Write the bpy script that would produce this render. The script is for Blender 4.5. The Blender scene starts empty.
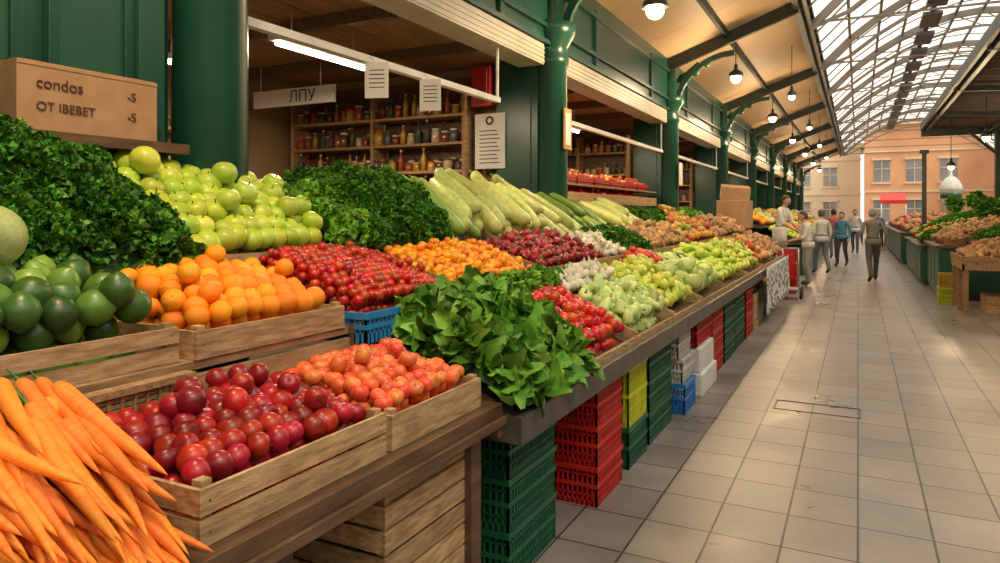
import bpy, math, random
import numpy as np
from mathutils import Vector, Matrix, Euler, noise
random.seed(7); rng=np.random.default_rng(7)
C=bpy.context; D=bpy.data
pi=math.pi
# ------------------------------------------------------------ mesh builder
class T:
    def __init__(s,V,F,M=0,S=True):
        s.V=np.array(V,dtype=np.float64).reshape(-1,3)
        s.tot=np.array([len(f) for f in F],dtype=np.int64)
        s.loop=np.array([i for f in F for i in f],dtype=np.int64)
        s.M=np.full(len(F),M,dtype=np.int64) if np.isscalar(M) else np.array(M,dtype=np.int64)
        s.S=np.full(len(F),S,dtype=bool) if np.isscalar(S) else np.array(S,dtype=bool)
    def xf(s,sc=(1,1,1),loc=(0,0,0),rot=(0,0,0)):
        R=np.array(Euler(rot).to_matrix()); t=T.__new__(T)
        t.V=(s.V*np.array(sc))@R.T+np.array(loc); t.tot=s.tot;t.loop=s.loop;t.M=s.M;t.S=s.S
        return t
def merge(*ts):
    o=T.__new__(T); n=0; V=[];L=[];
    for t in ts:
        V.append(t.V); L.append(t.loop+n); n+=len(t.V)
    o.V=np.concatenate(V);o.loop=np.concatenate(L)
    o.tot=np.concatenate([t.tot for t in ts]);o.M=np.concatenate([t.M for t in ts]);o.S=np.concatenate([t.S for t in ts])
    return o
BOXF=[(0,3,2,1),(4,5,6,7),(0,1,5,4),(1,2,6,5),(2,3,7,6),(3,0,4,7)]
class MB:
    def __init__(s): s.ts=[]
    def add(s,t): s.ts.append(t); return s
    def box(s,x0,x1,y0,y1,z0,z1,m=0):
        V=[(x0,y0,z0),(x1,y0,z0),(x1,y1,z0),(x0,y1,z0),(x0,y0,z1),(x1,y0,z1),(x1,y1,z1),(x0,y1,z1)]
        s.ts.append(T(V,BOXF,m,False)); return s
    def obox(s,c,size,rot=(0,0,0),m=0):
        h=[q/2 for q in size]; V=[(a*h[0],b*h[1],d*h[2]) for a,b,d in [(-1,-1,-1),(1,-1,-1),(1,1,-1),(-1,1,-1),(-1,-1,1),(1,-1,1),(1,1,1),(-1,1,1)]]
        s.ts.append(T(V,BOXF,m,False).xf(loc=c,rot=rot)); return s
    def bar(s,p,q,w,h=None,m=0):
        p=Vector(p);q=Vector(q);d=q-p;h=h or w
        R=d.to_track_quat('Y','Z').to_matrix()
        V=[R@Vector((a*w/2,b*d.length,c*h/2))+p for a,b,c in [(-1,0,-1),(1,0,-1),(1,1,-1),(-1,1,-1),(-1,0,1),(1,0,1),(1,1,1),(-1,1,1)]]
        s.ts.append(T([tuple(v) for v in V],BOXF,m,False)); return s
    def cyl(s,p,q,r0,r1=None,n=12,m=0,sm=True):
        p=Vector(p);q=Vector(q);d=q-p;r1=r0 if r1 is None else r1
        R=d.to_track_quat('Z','Y').to_matrix();V=[];F=[]
        for k,(b,r) in enumerate([(p,r0),(q,r1)]):
            for i in range(n):
                a=2*pi*i/n; V.append(tuple(R@Vector((r*math.cos(a),r*math.sin(a),0))+b))
        F=[(i,(i+1)%n,n+(i+1)%n,n+i) for i in range(n)]
        S=[sm]*n+[False,False]; F+=[tuple(reversed(range(n))),tuple(range(n,2*n))]
        s.ts.append(T(V,F,m,S)); return s
    def inst(s,t,P,R,sc):
        P=np.asarray(P);n=len(P)
        if n==0: return s
        sc=np.asarray(sc)
        if sc.ndim==0: sc=np.full((n,3),float(sc))
        if sc.ndim==1: sc=np.repeat(sc[:,None],3,1)
        W=t.V[None]*sc[:,None,:]
        W=np.einsum('nij,nkj->nki',R,W)+P[:,None,:]
        o=T.__new__(T);k=len(t.V)
        o.V=W.reshape(-1,3); o.loop=(t.loop[None]+(np.arange(n)*k)[:,None]).reshape(-1)
        o.tot=np.tile(t.tot,n);o.M=np.tile(t.M,n);o.S=np.tile(t.S,n)
        s.ts.append(o); return s
    def obj(s,name,mats,parent=None,bevel=0):
        t=merge(*s.ts); me=D.meshes.new(name)
        me.vertices.add(len(t.V)); me.vertices.foreach_set('co',t.V.astype(np.float32).ravel())
        me.loops.add(len(t.loop)); me.loops.foreach_set('vertex_index',t.loop.astype(np.int32))
        me.polygons.add(len(t.tot)); st=np.concatenate([[0],np.cumsum(t.tot)[:-1]])
        me.polygons.foreach_set('loop_start',st.astype(np.int32))
        me.polygons.foreach_set('material_index',t.M.astype(np.int32))
        me.polygons.foreach_set('use_smooth',t.S)
        if not isinstance(mats,(list,tuple)): mats=[mats]
        for m in mats: me.materials.append(m)
        me.update(calc_edges=True); me.validate()
        o=D.objects.new(name,me); C.scene.collection.objects.link(o)
        if parent: o.parent=parent
        if bevel:
            b=o.modifiers.new('bev','BEVEL');b.width=bevel;b.segments=2;b.limit_method='ANGLE'
        return o
def empty(name,loc=(0,0,0)):
    e=D.objects.new(name,None);e.empty_display_size=.1;C.scene.collection.objects.link(e);e.location=loc;return e
def lathe(prof,n=14,m=0,fn=None):
    V=[];F=[];rings=[]
    for (r,z) in prof:
        if r<1e-6: rings.append([len(V)]);V.append((0,0,z))
        else:
            rings.append(list(range(len(V),len(V)+n)))
            for i in range(n):
                a=2*pi*i/n; V.append((r*math.cos(a),r*math.sin(a),z))
    for A,B in zip(rings[:-1],rings[1:]):
        for i in range(n):
            j=(i+1)%n
            if len(A)==1 and len(B)==1: continue
            if len(A)==1: F.append((A[0],B[j],B[i]))
            elif len(B)==1: F.append((A[i],A[j],B[0]))
            else: F.append((A[i],A[j],B[j],B[i]))
    t=T(V,F,m,True)
    if fn: t.V=np.array([fn(*v) for v in t.V])
    return t
# ------------------------------------------------------------ materials
def mat(name,c1,c2=None,scale=20,rough=.5,bump=0,bscale=None,island=0,hue=0,coat=0,metal=0,stretch=(1,1,1),emit=0,sss=0,spec=.5,lo=.35,hi=.65,trans=0):
    m=D.materials.new(name);m.use_nodes=True;N=m.node_tree.nodes;L=m.node_tree.links
    b=N['Principled BSDF'];b.inputs['Roughness'].default_value=rough;b.inputs['Metallic'].default_value=metal
    b.inputs['Coat Weight'].default_value=coat;b.inputs['Coat Roughness'].default_value=.2
    b.inputs['Specular IOR Level'].default_value=spec
    tc=N.new('ShaderNodeTexCoord');mp=N.new('ShaderNodeMapping');mp.inputs['Scale'].default_value=stretch
    L.new(tc.outputs['Object'],mp.inputs[0])
    c2=c2 or tuple(x*.75 for x in c1)
    nz=N.new('ShaderNodeTexNoise');nz.inputs['Scale'].default_value=scale;nz.inputs['Detail'].default_value=4;L.new(mp.outputs[0],nz.inputs['Vector'])
    r=N.new('ShaderNodeValToRGB');r.color_ramp.elements[0].position=lo;r.color_ramp.elements[1].position=hi
    r.color_ramp.elements[0].color=(*c1,1);r.color_ramp.elements[1].color=(*c2,1);L.new(nz.outputs['Fac'],r.inputs[0])
    out=r.outputs[0]
    if island or hue:
        g=N.new('ShaderNodeNewGeometry');h=N.new('ShaderNodeHueSaturation')
        mr=N.new('ShaderNodeMapRange');mr.inputs[3].default_value=1-island;mr.inputs[4].default_value=1+island
        L.new(g.outputs['Random Per Island'],mr.inputs[0]);L.new(mr.outputs[0],h.inputs['Value'])
        if hue:
            mu=N.new('ShaderNodeMath');mu.operation='MULTIPLY';mu.inputs[1].default_value=7.13;L.new(g.outputs['Random Per Island'],mu.inputs[0])
            fr=N.new('ShaderNodeMath');fr.operation='FRACT';L.new(mu.outputs[0],fr.inputs[0])
            m2=N.new('ShaderNodeMapRange');m2.inputs[3].default_value=.5-hue;m2.inputs[4].default_value=.5+hue
            L.new(fr.outputs[0],m2.inputs[0]);L.new(m2.outputs[0],h.inputs['Hue'])
        L.new(out,h.inputs['Color']);out=h.outputs[0]
    L.new(out,b.inputs['Base Color'])
    if emit:
        L.new(out,b.inputs['Emission Color']);b.inputs['Emission Strength'].default_value=emit
    if bump:
        n2=N.new('ShaderNodeTexNoise');n2.inputs['Scale'].default_value=bscale or scale*3;L.new(mp.outputs[0],n2.inputs['Vector'])
        bu=N.new('ShaderNodeBump');bu.inputs['Strength'].default_value=bump;bu.inputs['Distance'].default_value=.01
        L.new(n2.outputs['Fac'],bu.inputs['Height']);L.new(bu.outputs[0],b.inputs['Normal'])
    return m
def multi(name,cols,rough=.4,coat=0):
    m=D.materials.new(name);m.use_nodes=True;N=m.node_tree.nodes;L=m.node_tree.links
    b=N['Principled BSDF'];b.inputs['Roughness'].default_value=rough;b.inputs['Coat Weight'].default_value=coat
    g=N.new('ShaderNodeNewGeometry');r=N.new('ShaderNodeValToRGB');cr=r.color_ramp;cr.interpolation='CONSTANT'
    while len(cr.elements)<len(cols): cr.elements.new(.5)
    for i,c in enumerate(cols):
        cr.elements[i].position=i/len(cols)
    for i,c in enumerate(cols): cr.elements[i].color=(*c,1)
    L.new(g.outputs['Random Per Island'],r.inputs[0])
    tc=N.new('ShaderNodeTexCoord');nz=N.new('ShaderNodeTexNoise');nz.inputs['Scale'].default_value=25;L.new(tc.outputs['Object'],nz.inputs['Vector'])
    mr=N.new('ShaderNodeMapRange');mr.inputs[3].default_value=.6;mr.inputs[4].default_value=1.35;L.new(nz.outputs['Fac'],mr.inputs[0])
    mx=N.new('ShaderNodeMixRGB');mx.blend_type='MULTIPLY';mx.inputs[0].default_value=1;L.new(r.outputs[0],mx.inputs[1]);L.new(mr.outputs[0],mx.inputs[2]);L.new(mx.outputs[0],b.inputs['Base Color'])
    return m
m_wood=mat('wood_light',(.46,.27,.13),(.24,.14,.065),6,.65,.3,30,island=.25,stretch=(6,1,6))
m_woodx=mat('wood_crate',(.52,.34,.17),(.28,.165,.075),5,.7,.4,30,island=.28,stretch=(5,2,14))
m_woodd=mat('wood_dark',(.15,.082,.04),(.075,.04,.02),5,.45,.25,30,island=.2,stretch=(5,1,5))
m_ply=mat('wood_ceiling',(.34,.18,.07),(.22,.115,.042),3,.6,.1,20,island=.12,stretch=(5,.6,5))
m_green=mat('green_paint',(.008,.058,.037),(.012,.078,.050),2.5,.3,.05,40)
m_green2=mat('green_paint_light',(.018,.092,.055),(.013,.076,.045),3,.35,.05,40)
m_dkbeam=mat('dark_steel_paint',(.022,.038,.032),(.016,.027,.023),4,.45)
m_cream=mat('cream_panel',(.72,.51,.30),(.64,.45,.26),.8,.6,.05)
m_shut=mat('shutter_cream',(.60,.55,.43),(.52,.48,.37),5,.45)
m_white=mat('white_paint',(.8,.8,.77),(.7,.7,.67),5,.5)
m_paper=mat('paper',(.80,.80,.76),(.75,.75,.71),5,.7)
m_ink=mat('ink',(.03,.03,.035),None,5,.7)
m_card=mat('cardboard',(.45,.27,.145),(.39,.23,.115),12,.8,.1,80)
m_inkb=mat('cardboard_print',(.08,.035,.02),None,5,.8)
m_metal=mat('counter_steel',(.15,.135,.12),(.09,.08,.07),8,.38,.05,metal=.5)
m_steel=mat('galvanised_steel',(.45,.47,.48),(.36,.38,.39),6,.4,metal=.4)
m_black=mat('black_rubber',(.02,.02,.02),None,5,.6)
m_wallin=mat('shop_wall',(.34,.22,.11),(.27,.17,.085),1.5,.7)
def plast(n,c): return mat(n,c,tuple(x*.8 for x in c),9,.42,.05,60)
p_green=plast('plastic_green',(.010,.115,.052));p_red=plast('plastic_red',(.55,.020,.014));p_yel=plast('plastic_yellow',(.62,.66,.02))
p_blue=plast('plastic_blue',(.02,.22,.62));p_white=plast('plastic_white',(.64,.63,.60));p_bluel=plast('plastic_blue_light',(.03,.26,.55))
m_plum=mat('plum_skin',(.42,.008,.010),(.20,.004,.009),14,.34,.04,60,island=.45,hue=.01,coat=.08)
m_tom=mat('tomato_skin',(.80,.10,.03),(.76,.18,.05),14,.36,.02,island=.2,hue=.016,coat=.1)
m_tomr=mat('red_tomato_skin',(.70,.026,.008),(.52,.014,.006),14,.3,.02,island=.28,hue=.014,coat=.2)
m_cher=mat('cherry_tomato_skin',(.56,.030,.006),(.38,.014,.004),30,.28,0,island=.35,hue=.012,coat=.15)
m_orng=mat('orange_peel',(.95,.28,.006),(.92,.37,.012),12,.42,.35,420,island=.14,hue=.016,spec=.4)
m_kum=mat('kumquat_peel',(.92,.27,.004),(.86,.39,.015),25,.35,.1,300,island=.2,hue=.02)
m_gapp=mat('green_apple_skin',(.40,.55,.030),(.53,.64,.09),10,.34,.02,island=.18,hue=.018,coat=.08)
m_lime=multi('lime_skin',[(.040,.11,.013),(.14,.28,.025),(.025,.07,.010),(.05,.14,.02),(.20,.34,.05),(.035,.10,.014),(.10,.22,.03)],.38,.08)
m_melon=mat('melon_skin',(.42,.5,.2),(.30,.38,.12),30,.5,.3,80)
m_gourd=mat('gourd_skin',(.62,.66,.22),(.46,.54,.13),30,.38,.03,island=.2,hue=.02)
m_cuc=mat('cucumber_skin',(.14,.27,.03),(.27,.40,.08),9,.35,.2,80,island=.35)
m_stem=mat('stem_green',(.10,.26,.03),(.07,.18,.02),20,.5)
m_stemb=mat('stem_brown',(.12,.06,.025),None,20,.7)
m_pars=mat('parsley_leaf',(.035,.140,.010),(.085,.25,.020),9,.5,0,island=.5,hue=.02,spec=.3)
m_pars2=mat('lettuce_leaf',(.11,.30,.020),(.20,.43,.04),9,.45,0,island=.45,hue=.02,spec=.3)
m_spin=mat('spinach_leaf',(.085,.24,.02),(.17,.36,.045),10,.45,.15,60,island=.4,hue=.015,spec=.3)
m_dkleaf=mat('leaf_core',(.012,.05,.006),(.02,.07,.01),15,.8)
m_carrot=mat('carrot_skin',(.92,.22,.014),(.85,.30,.04),10,.45,.4,90,island=.2,hue=.012,stretch=(9,1,1))
m_rad=mat('radish_skin',(.38,.015,.022),(.22,.01,.012),20,.35,island=.4,coat=.2)
m_garl=mat('garlic_skin',(.72,.67,.52),(.60,.55,.41),20,.5,island=.12)
m_cab=mat('cabbage_leaf',(.46,.60,.16),(.60,.70,.28),12,.42,.2,40,island=.2,hue=.015)
m_pear=mat('yellow_green_skin',(.60,.64,.08),(.42,.54,.05),12,.3,island=.2,hue=.03,coat=.2)
m_pot=mat('root_skin',(.48,.28,.13),(.34,.18,.075),25,.75,.2,80,island=.3,hue=.02)
m_mix=multi('mixed_produce',[(.70,.25,.03),(.40,.18,.05),(.60,.42,.06),(.5,.06,.02),(.32,.38,.06),(.62,.35,.12)],.4)
m_jar=multi('jar_contents',[(.34,.07,.025),(.42,.24,.04),(.08,.10,.025),(.45,.34,.2),(.2,.04,.025),(.12,.05,.025),(.5,.28,.06),(.08,.08,.08)],.2,.3)
m_lid=multi('jar_lid',[(.5,.42,.25),(.45,.05,.03),(.6,.6,.58),(.1,.1,.1)],.35)
m_bulb=mat('bulb_glow',(1,.76,.42),(1,.76,.42),1,.5,emit=14)
m_tube=mat('tube_glow',(1,.90,.72),(1,.90,.72),1,.5,emit=9)
m_mesh=mat('roof_steel',(.22,.195,.165),(.17,.15,.13),3,.5)
m_cor=mat('corrugated_roof',(.085,.05,.034),(.05,.03,.022),3,.75)
m_wick=mat('wicker',(.42,.26,.12),(.25,.14,.06),40,.7,.4,120)
# ------------------------------------------------------------ templates
def sphprof(k,zs=1,top=.22,bot=.1,w=.35):
    P=[]
    for i in range(k+1):
        a=-pi/2+pi*i/k; r=math.cos(a);z=math.sin(a)*zs
        r=max(r,0)
        if z>0: z-=top*math.exp(-(r/w)**2)
        else: z+=bot*math.exp(-(r/w)**2)
        P.append((0 if i in(0,k) else r,z))
    return P
def stem(m,h=.35,r=.045,z=.62):
    return lathe([(0,z),(r,z),(r*1.3,z+h),(0,z+h)],5,m)
def fruit(k=10,n=14,zs=.92,top=.22,bot=.1,st=True):
    a=lathe(sphprof(k,zs,top,bot),n)
    return merge(a,stem(1)) if st else a
t_apple=fruit(12,16); t_plum=fruit(12,18,.93,.2,.08)
t_orange=merge(lathe(sphprof(12,.96,.05,.04,.15),18),lathe([(0,.88),(.09,.9),(.06,.94),(0,.95)],6,1))
def calyx(z=.70,m=1,L=.55):
    V=[(0,0,z+.06)];F=[]
    for i in range(5):
        a=2*pi*i/5
        b=len(V)
        for da,rr,zz in [(-.35,.16,z+.03),(0,L,z+.12),(.35,.16,z+.03)]:
            V.append((rr*math.cos(a+da),rr*math.sin(a+da),zz))
        F.append((0,b,b+1)); F.append((0,b+1,b+2))
    return merge(T(V,F,m,False),stem(m,.2,.05,z+.05))
def lobes(x,y,z):
    a=math.atan2(y,x);r=1+.05*math.cos(5*a)*min(1,abs(z)+.4);return (x*r,y*r,z)
t_tom=merge(lathe(sphprof(10,.84,.14,.06),20,0,lobes),calyx(.66))
t_ball=lathe(sphprof(7,.98,.05,.03),10)
t_ballc=merge(lathe(sphprof(8,1.08,.05,.03),12),calyx(.98,1,.45))
t_lime=lathe([(0,-1.12),(.14,-1.05),(.45,-.88),(.8,-.5),(.95,0),(.8,.5),(.45,.88),(.14,1.08),(0,1.16)],18)
t_rad=merge(lathe([(0,-1.9),(.05,-1.4),(.2,-1),(.7,-.6),(1,0),(.8,.6),(.3,.85),(0,.9)],10),lathe([(0,.8),(.12,.85),(.2,1.5),(0,1.6)],5,1))
t_garl=lathe([(0,-.75),(.5,-.72),(.95,-.3),(1,.05),(.7,.5),(.25,.8),(.13,1.3),(.1,1.6),(0,1.6)],12,0,lambda x,y,z:(x*(1+.06*math.cos(7*math.atan2(y,x))),y*(1+.06*math.cos(7*math.atan2(y,x))),z))
t_pear=merge(lathe([(0,-.9),(.3,-.92),(.8,-.6),(1,-.1),(.8,.45),(.5,.85),(.38,1.2),(.2,1.38),(0,1.35)],14),lathe([(0,1.3),(.05,1.3),(.06,1.65),(0,1.65)],5,1))
def potf(x,y,z): 
    q=1+.12*math.sin(4*x+2*z)+.1*math.cos(5*y-z); return (x*q,y*q*.85,z*q)
t_pot=lathe([(0,-1.4),(.5,-1.25),(.85,-.7),(.95,0),(.85,.7),(.5,1.25),(0,1.4)],10,0,potf)
def pepf(x,y,z):
    a=math.atan2(y,x);q=1+.10*math.cos(3*a+.3);return (x*q+.12*z*z*.4,y*q,z)
t_pep=merge(lathe([(0,-1.5),(.25,-1.45),(.5,-1.1),(.75,-.4),(.92,.3),(.85,.75),(.5,.92),(.2,.85),(0,.8)],14,0,pepf),lathe([(0,.78),(.22,.84),(.08,.95),(.10,1.35),(0,1.36)],6,1))
def carrot_t(sd):
    rd=random.Random(sd)
    P=[(0,0),(.10,.0),(.45,.01),(.80,.03)]
    for i in range(1,25):
        t=i/24; r=(1-t**1.5)**.7*(1+rd.uniform(-.035,.03))*.95+.05; P.append((r if i<24 else .03,.03+t*.97))
    P.append((0,1.01)); a0=rd.uniform(0,6.28);k=rd.uniform(.2,.9)
    a=lathe(P,14,0,lambda x,y,z:(x+k*math.sin(z*3)*math.cos(a0),y+k*math.sin(z*3)*math.sin(a0)*.6,z))
    s=merge(lathe([(0,-.05),(.22,-.05),(.25,.01),(0,.01)],8,1),*[lathe([(0,-.13),(.06,-.12),(.08,0),(0,0)],4,1).xf(loc=(rd.uniform(-.16,.16),rd.uniform(-.16,.16),rd.uniform(-.04,0))) for _ in range(6)])
    return merge(a,s)
t_cars=[carrot_t(i) for i in range(5)]
def gourd_t(b):
    def bend(x,y,z): return (x+b*z*(1-z)*4,y,z)
    return merge(lathe([(0,0),(.3,.003),(.52,.012),(.66,.03),(.74,.07),(.80,.2),(.86,.35),(.93,.5),(.99,.65),(1.02,.78),(.99,.87),(.88,.935),(.68,.97),(.4,.99),(0,1.0)],18,0,bend),lathe([(0,-.05),(.20,-.045),(.24,0.01),(0,.01)],6,1),lathe([(0,.99),(.10,.995),(.09,1.012),(0,1.014)],6,2))
t_gourds=[gourd_t(b) for b in (.15,.5,.9)]
def cabt():
    a=lathe(sphprof(8,.88,.0,.0),16,0,lambda x,y,z:(x*(1+.05*math.sin(3*math.atan2(y,x)+2*z)),y*(1+.05*math.sin(3*math.atan2(y,x)+2*z)),z))
    L=[a]
    for i in range(6):
        an=i*2*pi/6;V=[];F=[]
        for u in range(5):
            for v in range(5):
                th=-1.0+v*.36+ .2; ph=an+(u-2)*.28*(1-.12*abs(v-2)); R=1.06+.16*(v/4)**2+.03*math.sin(u*3+v)
                V.append((R*math.cos(th)*math.cos(ph),R*math.cos(th)*math.sin(ph),R*math.sin(th)*.9))
        for u in range(4):
            for v in range(4):
                i0=u*5+v;F.append((i0,i0+5,i0+6,i0+1))
        L.append(T(V,F,0,True))
    return merge(*L)
t_cab=cabt()
def leaf(L=1,W=.36,nu=7,curl=.5,wav=.06,st=.5,seed=0):
    rd=random.Random(seed);V=[];F=[]
    for i in range(nu):
        t=i/(nu-1); w=W*math.sin(pi*(t**.75*.94+.04))**.6; 
        z=-curl*t*t*.6; y=L*(t*(1-.12*curl*t))
        for j,s in enumerate((-1,-.5,0,.5,1)):
            V.append((s*w,y,z+abs(s)*w*.45+wav*math.sin(t*11+s*4+seed)*abs(s)))
    for i in range(nu-1):
        for j in range(4):
            a=i*5+j;F.append((a,a+1,a+6,a+5))
    t=T(V,F,0,True)
    if st:
        s=T([(-.03,-st,-.03),(.03,-st,-.03),(0,-st,.03),(-.02,.05,-.01),(.02,.05,-.01),(0,.05,.02)],[(0,1,4,3),(1,2,5,4),(2,0,3,5)],1,True)
        t=merge(t,s)
    return t
leaves=[leaf(1,.42,8,.5+.35*i,.07+.02*i,.5,i) for i in range(4)]
def curly(seed):
    rd=random.Random(seed);Ls=[]
    for k in range(5):
        a=(k-2)*.62+rd.uniform(-.15,.15);V=[];F=[]
        for i in range(3):
            for j in range(4):
                r=.15+.42*i; da=(j-1.5)*.26*(.5+i*.45)
                V.append((r*math.sin(a+da),r*math.cos(a+da),.22*((i+j)%2)+rd.uniform(-.12,.12)-.15*i*i*.3))
        for i in range(2):
            for j in range(3):
                q=i*4+j;F.append((q,q+1,q+5,q+4))
        Ls.append(T(V,F,0,False))
    return merge(*Ls)
curls=[curly(i) for i in range(5)]
# ------------------------------------------------------------ scatter helpers
def rrot(n,tilt=pi):
    out=np.zeros((n,3,3))
    for i in range(n):
        out[i]=np.array((Matrix.Rotation(random.uniform(0,2*pi),3,'Z')@Matrix.Rotation(random.uniform(0,tilt),3,'X')@Matrix.Rotation(random.uniform(0,2*pi),3,'Z')))
    return out
def pev(P,u,v,b):
    p00,p10,p11,p01=[Vector(p) for p in P]
    p=(p00*(1-u)+p10*u)*(1-v)+(p01*(1-u)+p11*u)*v
    bb=b*(max(0,math.sin(pi*u))**.5)*(max(0,math.sin(pi*v))**.5)
    return p+Vector((0,0,bb))
def pack(P,r,bulge=0,layers=2,jit=.2,sp=1.0,skip=.0,extra=.10):
    p00,p10,p11,p01=[Vector(p) for p in P]
    Lu=((p10-p00).length+(p11-p01).length)/2;Lv=((p01-p00).length+(p11-p10).length)/2
    n=(p10-p00).cross(p01-p00).normalized()
    if n.z<0:n=-n
    nv=max(1,int((Lv-2*r)/(1.74*r*sp))+1);nu=max(1,int((Lu-2*r)/(2*r*sp))+1);out=[]
    for k in range(layers):
        for j in range(nv+1):
            v=(r+ (j+(.5 if k%2 else 0)) *(Lv-2*r)/max(1,nv))/Lv if Lv>2*r else .5
            if v>1:continue
            for i in range(nu+1):
                u=(r+(i+(.5 if (j+k)%2 else 0))*(Lu-2*r)/max(1,nu))/Lu
                if u>1-.4*r/Lu:continue
                if k==0 and random.random()<skip:continue
                q=pev(P,u,v,bulge)-n*(1.55*r*k)
                q+=Vector([random.gauss(0,jit*r) for _ in range(3)])
                out.append(q)
                if k==0 and random.random()<extra and .1<u<.92 and .1<v<.92:
                    out.append(pev(P,min(1,u+r/Lu),v,bulge)+n*1.35*r+Vector([random.gauss(0,.15*r) for _ in range(3)]))
    return np.array([tuple(q) for q in out])
def pile(name,tm,mats,P,r,bulge=.0,layers=2,tilt=pi,jit=.2,var=.08,sp=1.0,skip=.04,scz=1,extra=.10):
    pts=pack(P,r,bulge,layers,jit,sp,skip,extra);n=len(pts)
    sc=r*(1+rng.normal(0,var,n)).clip(.75,1.25); sc=np.stack([sc,sc,sc*scz],1)
    mb=MB().inst(tm,pts,rrot(n,tilt),sc)
    return mb.obj(name,mats)
def Q(x0,z0,x1,z1,y0,y1,z0b=None,z1b=None):
    z0b=z0 if z0b is None else z0b;z1b=z1 if z1b is None else z1b
    return [(x0,y0,z0),(x0,y1,z0b),(x1,y1,z1b),(x1,y0,z1)]
def normal_at(P,u,v,b,e=.02):
    a=pev(P,min(1,u+e),v,b)-pev(P,max(0,u-e),v,b);c=pev(P,u,min(1,v+e),b)-pev(P,u,max(0,v-e),b)
    n=a.cross(c)
    if n.z<0:n=-n
    return n.normalized()
def herb(name,P,b,n,size,mats,tms=curls,spread=.8,core=True,thick=.05):
    mb=MB()
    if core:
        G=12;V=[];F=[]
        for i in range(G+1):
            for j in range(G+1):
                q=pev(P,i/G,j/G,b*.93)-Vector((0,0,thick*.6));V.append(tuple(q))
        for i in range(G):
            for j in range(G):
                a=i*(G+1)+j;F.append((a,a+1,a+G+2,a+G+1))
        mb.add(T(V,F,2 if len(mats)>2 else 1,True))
    per=n//len(tms)
    for tm in tms:
        pts=[];Rs=[];S=[]
        for _ in range(per):
            u=random.random();v=random.random();nn=normal_at(P,u,v,b)
            lump=.5*thick*math.sin(u*17)*math.sin(v*13+1)
            p=pev(P,u,v,b)+nn*(random.uniform(-thick,thick*.35)+lump)
            d=(nn+Vector([random.gauss(0,spread) for _ in range(3)])).normalized()
            R=d.to_track_quat('Y','Z').to_matrix()@Matrix.Rotation(random.uniform(0,2*pi),3,'Y')
            pts.append(tuple(p));Rs.append(np.array(R));S.append(size*random.uniform(.65,1.3))
        mb.inst(tm,np.array(pts),np.array(Rs),np.array(S))
    return mb.obj(name,mats)
# ------------------------------------------------------------ crates
def wood_crate(x0,x1,y0,y1,z0,h,rows=2,name='wooden_crate',m=None):
    mb=MB();t=.012;g=.012;sh=(h-g*(rows-1))/rows
    for r in range(rows):
        a=z0+r*(sh+g);b=a+sh
        mb.box(x0,x0+t,y0,y1,a,b);mb.box(x1-t,x1,y0,y1,a,b)
        mb.box(x0+t,x1-t,y0,y0+t,a,b);mb.box(x0+t,x1-t,y1-t,y1,a,b)
    for cx in (x0+t,x1-t-.03):
        for cy in (y0+t,y1-t-.03): mb.box(cx,cx+.03,cy,cy+.03,z0,z0+h+.015)
    k=5;w=(x1-x0-2*t)/k
    for i in range(k): mb.box(x0+t+i*w+.004,x0+t+(i+1)*w-.004,y0+t,y1-t,z0+.001,z0+.011)
    for r in range(rows):
        zc=z0+r*(sh+g)+sh/2
        for cy in (y0+t+.015,y1-t-.015): mb.cyl((x1,cy,zc),(x1+.0012,cy,zc),.003,n=6,m=1)
    return mb.obj(name,[m or m_woodx,m_metal],bevel=0)
def plastic_crate(x0,x1,y0,y1,z0,h,m,name='plastic_crate'):
    mb=MB();t=.014;z1=z0+h
    def ring(a,b,o=0):
        mb.box(x0-o,x0+t,y0-o,y1+o,a,b);mb.box(x1-t,x1+o,y0-o,y1+o,a,b)
        mb.box(x0+t,x1-t,y0-o,y0+t,a,b);mb.box(x0+t,x1-t,y1-t,y1+o,a,b)
    ring(z1-.03,z1-.003,.006);ring(z0,z0+.03);ring(z0+h*.5-.008,z0+h*.5+.012,.003);ring(z0+h*.76-.004,z0+h*.76+.006);ring(z0+h*.27-.004,z0+h*.27+.006)
    s=.028
    for ax in (0,1):
        a,b=(x0,x1) if ax==0 else (y0,y1);n=max(2,int((b-a)/s))
        for i in range(n+1):
            c=a+(b-a)*i/n;w=.012 if i in(0,n) else .0045
            c0,c1=max(a,c-w),min(b,c+w)
            if ax==0:
                mb.box(c0,c1,y0,y0+.01,z0,z1-.01);mb.box(c0,c1,y1-.01,y1,z0,z1-.01)
            else:
                mb.box(x0,x0+.01,c0,c1,z0,z1-.01);mb.box(x1-.01,x1,c0,c1,z0,z1-.01)
    mb.box(x0+.01,x1-.01,y0+.01,y1-.01,z0+.002,z0+.01)
    return mb.obj(name,m)
def stack(x1,y0,y1,hs,cols,dx=.40,name='plastic_crate',z=0):
    for h,c in zip(hs,cols):
        plastic_crate(x1-dx,x1,y0,y1,z,h,c,name);z+=h
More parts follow.
